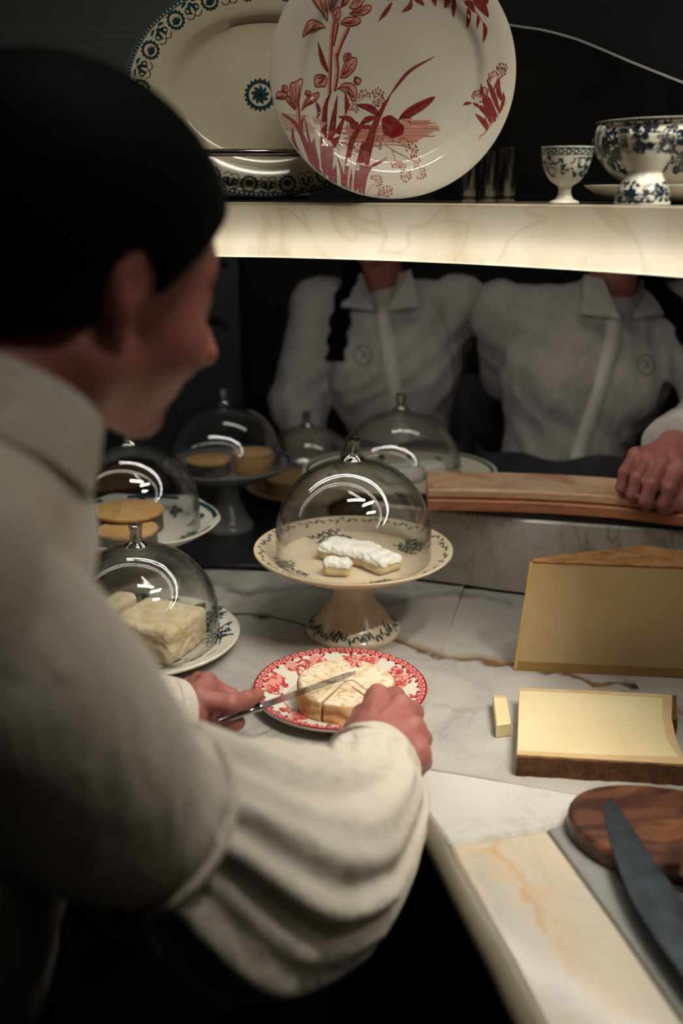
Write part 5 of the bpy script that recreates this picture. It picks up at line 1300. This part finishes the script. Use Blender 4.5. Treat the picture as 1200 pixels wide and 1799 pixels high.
# ------------------------------------------------------------------ mirror images of the woman, built as two solid figures behind the ledge
def mirror_figure(X, Yp, out, half, lean, label, wrist_w, elbow_w, emblem, seed, em_off, br_off):
    t = thing('person', label, 'person', (X, Yp, -0.9))
    L = lambda x, y, z: np.array([X+out*x, Yp+y, z])     # x > 0 is the outer side
    xs = lambda z: lean*(z-0.2)
    SO, SI = L(half, 0.0, 0.325), L(-half, 0.03, 0.325)
    EO = np.array(elbow_w); WO = np.array(wrist_w); EI = L(-half+0.035, 0.12, 0.19); WI = L(0.0, 0.16, 0.08)
    def fn(p, g=0.0):
        d = s_el(p, L(xs(.2), -0.0, 0.21), (half+0.0+g, 0.108+g, 0.155)); d = smin(d, s_el(p, L(xs(.03), 0.0, 0.03), (half-0.045+g, 0.098+g, 0.17)), 0.05)
        d = smin(d, s_rc(p, SO, SI, 0.052+g, 0.052+g), 0.04); d = smin(d, s_rc(p, L(xs(.38), 0.01, 0.39), L(0, 0, 0.28), 0.040+g, 0.055+g), 0.03)
        d = smin(d, s_el(p, L(0.065+xs(.2), -0.07, 0.20), (0.055+g, 0.042+g, 0.062+g)), 0.03); d = smin(d, s_el(p, L(-0.065+xs(.2), -0.07, 0.20), (0.055+g, 0.042+g, 0.062+g)), 0.03)
        d = smin(d, s_rc(p, SO, EO, 0.056+g, 0.052+g), 0.03); d = smin(d, s_rc(p, EO, EO*0.2+WO*0.8, 0.054+g, 0.045+g), 0.03)
        d = smin(d, s_rc(p, SI, EI, 0.055+g, 0.050+g), 0.03); d = smin(d, s_rc(p, EI, WI, 0.050+g, 0.040+g), 0.03)
        return d
    sh = lambda p: smax(smax(fn(p)+0.0045*(np.abs(wob(p*np.array([1, 1, 0.55], np.float32), 95, seed, 3))-0.3)+0.0040*(np.abs(np.sin(38*(p[:, 0]-X)*out+34*p[:, 2]+3.5*wob(p, 20, seed+1)))-0.5), -(p[:, 2]-0.035), 0.01), -s_rc(p, L(xs(.38), -0.03, 0.47), L(xs(.3), -0.10, 0.335), 0.052, 0.010), 0.006)
    lo = np.minimum.reduce([SO, SI, EO, WO, L(0, -0.2, 0)])-0.08; hi = np.maximum.reduce([SO, SI, EO, WO, L(0, 0.2, 0.42)])+0.08; lo[2] = 0.0
    v, f = sdf_mesh(sh, lo, hi, 0.0068); shirt = mk('shirt', v, f, SHIRT2, t, True, True)
    def sy(x, z):
        ys = np.linspace(Yp-0.25, Yp+0.05, 240); P = np.stack([np.full(240, x), ys, np.full(240, z)], 1).astype(np.float32); s = sh(P); i = np.argmax(s < 0); return float(ys[i])
    # placket with buttons
    zz = np.linspace(0.06, 0.335, 16); v = []; f = []
    for z in zz:
        x = X+out*(xs(z)+0.0); y = min(sy(x, z), sy(x-0.012, z), sy(x+0.012, z))-0.003
        v += [(x-0.014, y+0.004, z), (x-0.014, y, z), (x+0.014, y, z), (x+0.014, y+0.004, z)]
    for i in range(15):
        for q in range(3): f.append([i*4+q, i*4+q+1, (i+1)*4+q+1, (i+1)*4+q])
    mk('placket', v, f, simple('placket_cotton', '#d8d2c8', '#d0cabe', 0.9), shirt, True, True)
    # round embroidered emblem on the chest
    ex, ez = X+out*(em_off+xs(.24)), 0.245
    pr = Print(lambda a, b: (a, sy(a, b)-0.0015, b)); pr.ring(ex, ez, 0.017, 0.0022, 18); pr.stroke([(ex-0.009, ez+0.004), (ex-0.003, ez+0.009), (ex+0.002, ez), (ex+0.008, ez-0.006)], 0.002); pr.stroke([(ex+0.007, ez+0.007), (ex+0.002, ez+0.001), (ex-0.006, ez-0.008)], 0.0018)
    o = pr.build('emblem', simple('emblem_thread', '#4a4340', '#5a524e', 0.8), None); o.parent = shirt; o.matrix_parent_inverse = Matrix.Identity(4); o.location = -Vector(t.location)
    # body: head, neck, hands
    hc = L(xs(.5)+0.0, -0.045, 0.525)
    def hfn(p):
        d = s_el(p, hc+np.array([0, 0.01, 0.03]), (0.074, 0.092, 0.088)); d = smin(d, s_el(p, hc+np.array([0, -0.035, -0.03]), (0.056, 0.055, 0.078)), 0.03)
        d = smin(d, s_el(p, hc+np.array([0, -0.072, -0.095]), (0.02, 0.018, 0.016)), 0.02); d = smin(d, s_rc(p, hc+np.array([0, -0.088, 0.01]), hc+np.array([0, -0.105, -0.03]), 0.007, 0.010), 0.008)
        for sg in (-1, 1): d = smin(d, s_el(p, hc+np.array([sg*0.075, 0.005, -0.005]), (0.008, 0.016, 0.028)), 0.006); d = smax(d, -s_el(p, hc+np.array([sg*0.03, -0.098, 0.005]), (0.014, 0.012, 0.009)), 0.008)
        d = smin(d, s_el(p, hc+np.array([0, -0.088, -0.062]), (0.02, 0.009, 0.008)), 0.006)
        d = smin(d, s_rc(p, hc+np.array([0, 0.015, -0.04]), L(xs(.3), 0.01, 0.33), 0.047, 0.05), 0.02); return d
    hm = sdf_mesh(hfn, np.array(hc)-np.array([0.12, 0.15, 0.25]), np.array(hc)+np.array([0.12, 0.14, 0.15]), 0.006)
    def gh(W, d, dors, side, s=1.0):
        d = np.array(d, float); d /= np.linalg.norm(d); dors = np.array(dors, float); dors -= d*np.dot(d, dors); dors /= np.linalg.norm(dors); sd = np.cross(d, dors)*side
        G = lambda a, b, c: W+s*(d*a+sd*b+dors*c); fs = []
        for k, (b, L1, r) in enumerate([(0.030, 0.040, .0098), (0.010, 0.044, .0100), (-0.010, 0.041, .0095), (-0.029, 0.033, .0085)]):
            a0 = 0.085-0.006*abs(k-1); fs.append([(G(a0, b, 0.004), r*1.1), (G(a0+L1*0.85, b*1.05, -0.012), r), (G(a0+L1*0.95, b*1.0, -0.034), r*0.9), (G(a0+L1*0.55, b*0.95, -0.046), r*0.8)])
        th = [(G(0.03, 0.030, -0.012), .014), (G(0.062, 0.046, -0.024), .012), (G(0.09, 0.044, -0.036), .0105), (G(0.108, 0.034, -0.042), .009)]
        return hand_mesh(W, 0.023, W-d*0.06, 0.026, fs, th, h=0.0028)
    h1 = gh(WO, WO-EO+np.array([0, 0, -0.02]), (0, -0.35, 1), -out); h2 = gh(WI, np.array([out*0.8, 0.1, -0.5]), (0, 1, 0.2), out)
    tr = sdf_mesh(lambda p: smax(fn(p, -0.022), p[:, 2]-0.36, 0.01), lo, hi, 0.014)
    def leg(p):
        d = s_el(p, L(0, 0, -0.1), (half-0.02, 0.1, 0.14))
        for sg in (-1, 1): d = smin(d, s_rc(p, L(sg*0.075, 0, -0.14), L(sg*0.085, 0.01, -0.83), 0.075, 0.036), 0.03)
        return d
    lg = sdf_mesh(leg, L(0, 0, -0.46)-np.array([0.24, 0.18, 0.42]), L(0, 0, -0.46)+np.array([0.24, 0.18, 0.55]), 0.016)
    join_mesh([hm, h1, h2, tr, lg]).build('body', SKIN, t, True, True)
    v, f = sdf_mesh(lambda p: smax(smax(s_el(p, hc+np.array([0, 0.018, 0.035]), (0.084, 0.102, 0.094)), -(p[:, 1]-hc[1]+0.055+0.55*(0.05-(p[:, 2]-hc[2]))), 0.01), -(p[:, 2]-hc[2]+0.06), 0.01), np.array(hc)-0.14, np.array(hc)+0.14, 0.006)
    hair = mk('hair', v, f, HAIR, t, True, True)
    bx_ = X+out*br_off; b0_ = L(0.07, -0.03, 0.43); bm_ = np.array([bx_, sy(bx_, 0.32)-0.010, 0.32]); b1_ = np.array([bx_+out*0.012, sy(bx_+out*0.012, 0.235)-0.012, 0.232])
    v, f = tube(catmull([hc+np.array([out*0.06, 0.03, -0.03]), b0_, bm_, b1_], 8), [0.022+0.004*math.sin(k*1.9)-0.004*(k/24) for k in range(25)], 14); mk('braid', v, f, HAIR, hair, True, True)
    # collar wings, cuff
    for sg in (-1, 1):
        P = [L(xs(.36)+sg*0.012, -0.118, 0.332), L(xs(.36)+sg*0.075, -0.085, 0.335), L(xs(.36)+sg*0.060, -0.030, 0.40), L(xs(.36)+sg*0.035, -0.070, 0.395)]
        v = P+[q+np.array([0, 0.004, -0.002]) for q in P]; mk('collar_wing', v, [[0, 1, 2, 3], [4, 7, 6, 5], [0, 4, 5, 1], [1, 5, 6, 2], [2, 6, 7, 3], [3, 7, 4, 0]], SHIRT2, shirt, True)
    ax_ = (WO-EO)/np.linalg.norm(WO-EO); c = EO*0.16+WO*0.84
    v, f = tube([c-ax_*0.04, c-ax_*0.02, c, c+ax_*0.022, c+ax_*0.024], [0.046, 0.050, 0.048, 0.047, 0.042], 28, disp=lambda s, ph: 1+0.03*math.sin(5*ph)); mk('cuff', v, f, SHIRT2, shirt, True, True)
    # apron with two red letters
    v = []; f = []; n = 30
    for k in range(n+1):
        a = -1.9+3.8*k/n
        for z, g in ((0.075, 0.006), (0.0, 0.010), (-0.2, 0.02), (-0.5, 0.03)):
            q = np.array([X+out*xs(.05)+math.sin(a)*(half+0.0+g), Yp-math.cos(a)*(0.108+g), z+0.006*math.sin(7*a)*(z > 0)]); v += [q, q+np.array([math.sin(a), -math.cos(a), 0])*0.003]
    for k in range(n):
        for q in range(3):
            a = k*8+q*2; b = a+8; f += [[a, a+2, b+2, b][::-1], [a+1, b+1, b+3, a+3][::-1]]
    ap_ = mk('apron', v, f, APRON2, t, True, True)
    if emblem:
        asurf = lambda x, z: (x, Yp-0.1195*math.sqrt(max(0.05, 1-((x-X)/(half+0.02))**2))-0.006, z)
        pr = Print(asurf); ex = X+out*emblem; pr.stroke([(ex-0.022, 0.012), (ex-0.022, 0.042)], 0.005); pr.ring(ex+0.006, 0.026, 0.014, 0.004, 16); pr.stroke([(ex-0.008, 0.026), (ex-0.004, 0.016), (ex+0.004, 0.012)], 0.005)
        o = pr.build('apron_letters', simple('red_thread', '#7a2a22', '#8a352b', 0.8), None); o.parent = ap_; o.matrix_parent_inverse = Matrix.Identity(4); o.location = -Vector(t.location)
    for sg in (-1, 1):
        c = L(sg*0.085, 0.01, -0.87); v, f = sdf_mesh(lambda p: smax(s_rc(p, c+np.array([0, 0.02, 0.01]), c+np.array([0, -0.12, 0]), 0.042, 0.034), -(p[:, 2]+0.898), 0.004), c-0.2, c+0.2, 0.010); mk('shoe', v, f, BLACK, t, True, True)
    return t
hw = pz(1128, 806, 0.185)
mirror_figure(0.100, 2.02, -1, 0.145, 0.16, 'left mirror image of the person in white shirt, built as a solid figure', (-0.055, 1.955, 0.0), (-0.09, 2.00, 0.135), None, 3, 0.052, 0.100)
mirror_figure(0.470, 1.90, 1, 0.165, 0.22, 'right mirror image of the person in white shirt, built as a solid figure', tuple(pz(1172, 796, 0.196)), tuple(pY(1262, 725, 1.72)), 0.04, 17, 0.075, 0.145)
kb = pz(1168, 874, 0.158)
nk = thing('mirror_knife', 'small dark handled knife built for the mirror image under the reflected hand', 'knife', (kb[0], kb[1], 0.1532))  # solid copy of the reflected knife
mk('handle', *tube([kb+np.array([-0.03, 0.004, 0.002]), kb+np.array([-0.01, 0.002, 0.002]), kb+np.array([0.02, 0, 0.002]), kb+np.array([0.035, -0.004, 0.002])], [0.006, 0.008, 0.008, 0.006], 12, flat=0.8), simple('black_grip', '#191a1c', '#26272a', 0.35), nk, world=True, sm=True)
mk('blade', *hexa([kb[:2]+np.array([0.034, -0.012]), kb[:2]+np.array([0.11, -0.012]), kb[:2]+np.array([0.095, 0.0]), kb[:2]+np.array([0.034, 0.0])], [kb[:2]+np.array([0.034, -0.0105]), kb[:2]+np.array([0.108, -0.0115]), kb[:2]+np.array([0.095, 0.0]), kb[:2]+np.array([0.034, 0.0])], 0.1575, 0.159), BLADE, nk, world=True)
# grey canister invented for a grey patch of the mirror image, on a stand
cn = pY(815, 760, 2.31)
can = thing('storage_canister', 'grey lidded canister made up for a grey patch between the two mirrored figures', 'canister', (cn[0], 2.31, 0.0))
GRYC = simple('grey_enamel', '#55535a', '#4a484e', 0.5, scale=12)
v, f = lathe([(0, 0), (0.066, 0), (0.07, 0.004), (0.07, 0.15), (0.068, 0.155), (0, 0.155)], 40); mk('drum', v, f, GRYC, can, sm=40)
v, f = lathe([(0, 0.156), (0.073, 0.156), (0.074, 0.16), (0.072, 0.178), (0.06, 0.184), (0.012, 0.186), (0.012, 0.195), (0.018, 0.2), (0.012, 0.205), (0, 0.205)], 40); mk('lid', v, f, simple('dark_lid', '#1b1b1d', '#232325', 0.5), can, sm=40)
v, f = box((-0.23, 2.20, -0.9), (0.9, 2.48, -0.0005), 0.003); tag(mk('back_bench', v, f, BLACKM), 'black bench carrying the grey canister at the very back', 'bench')
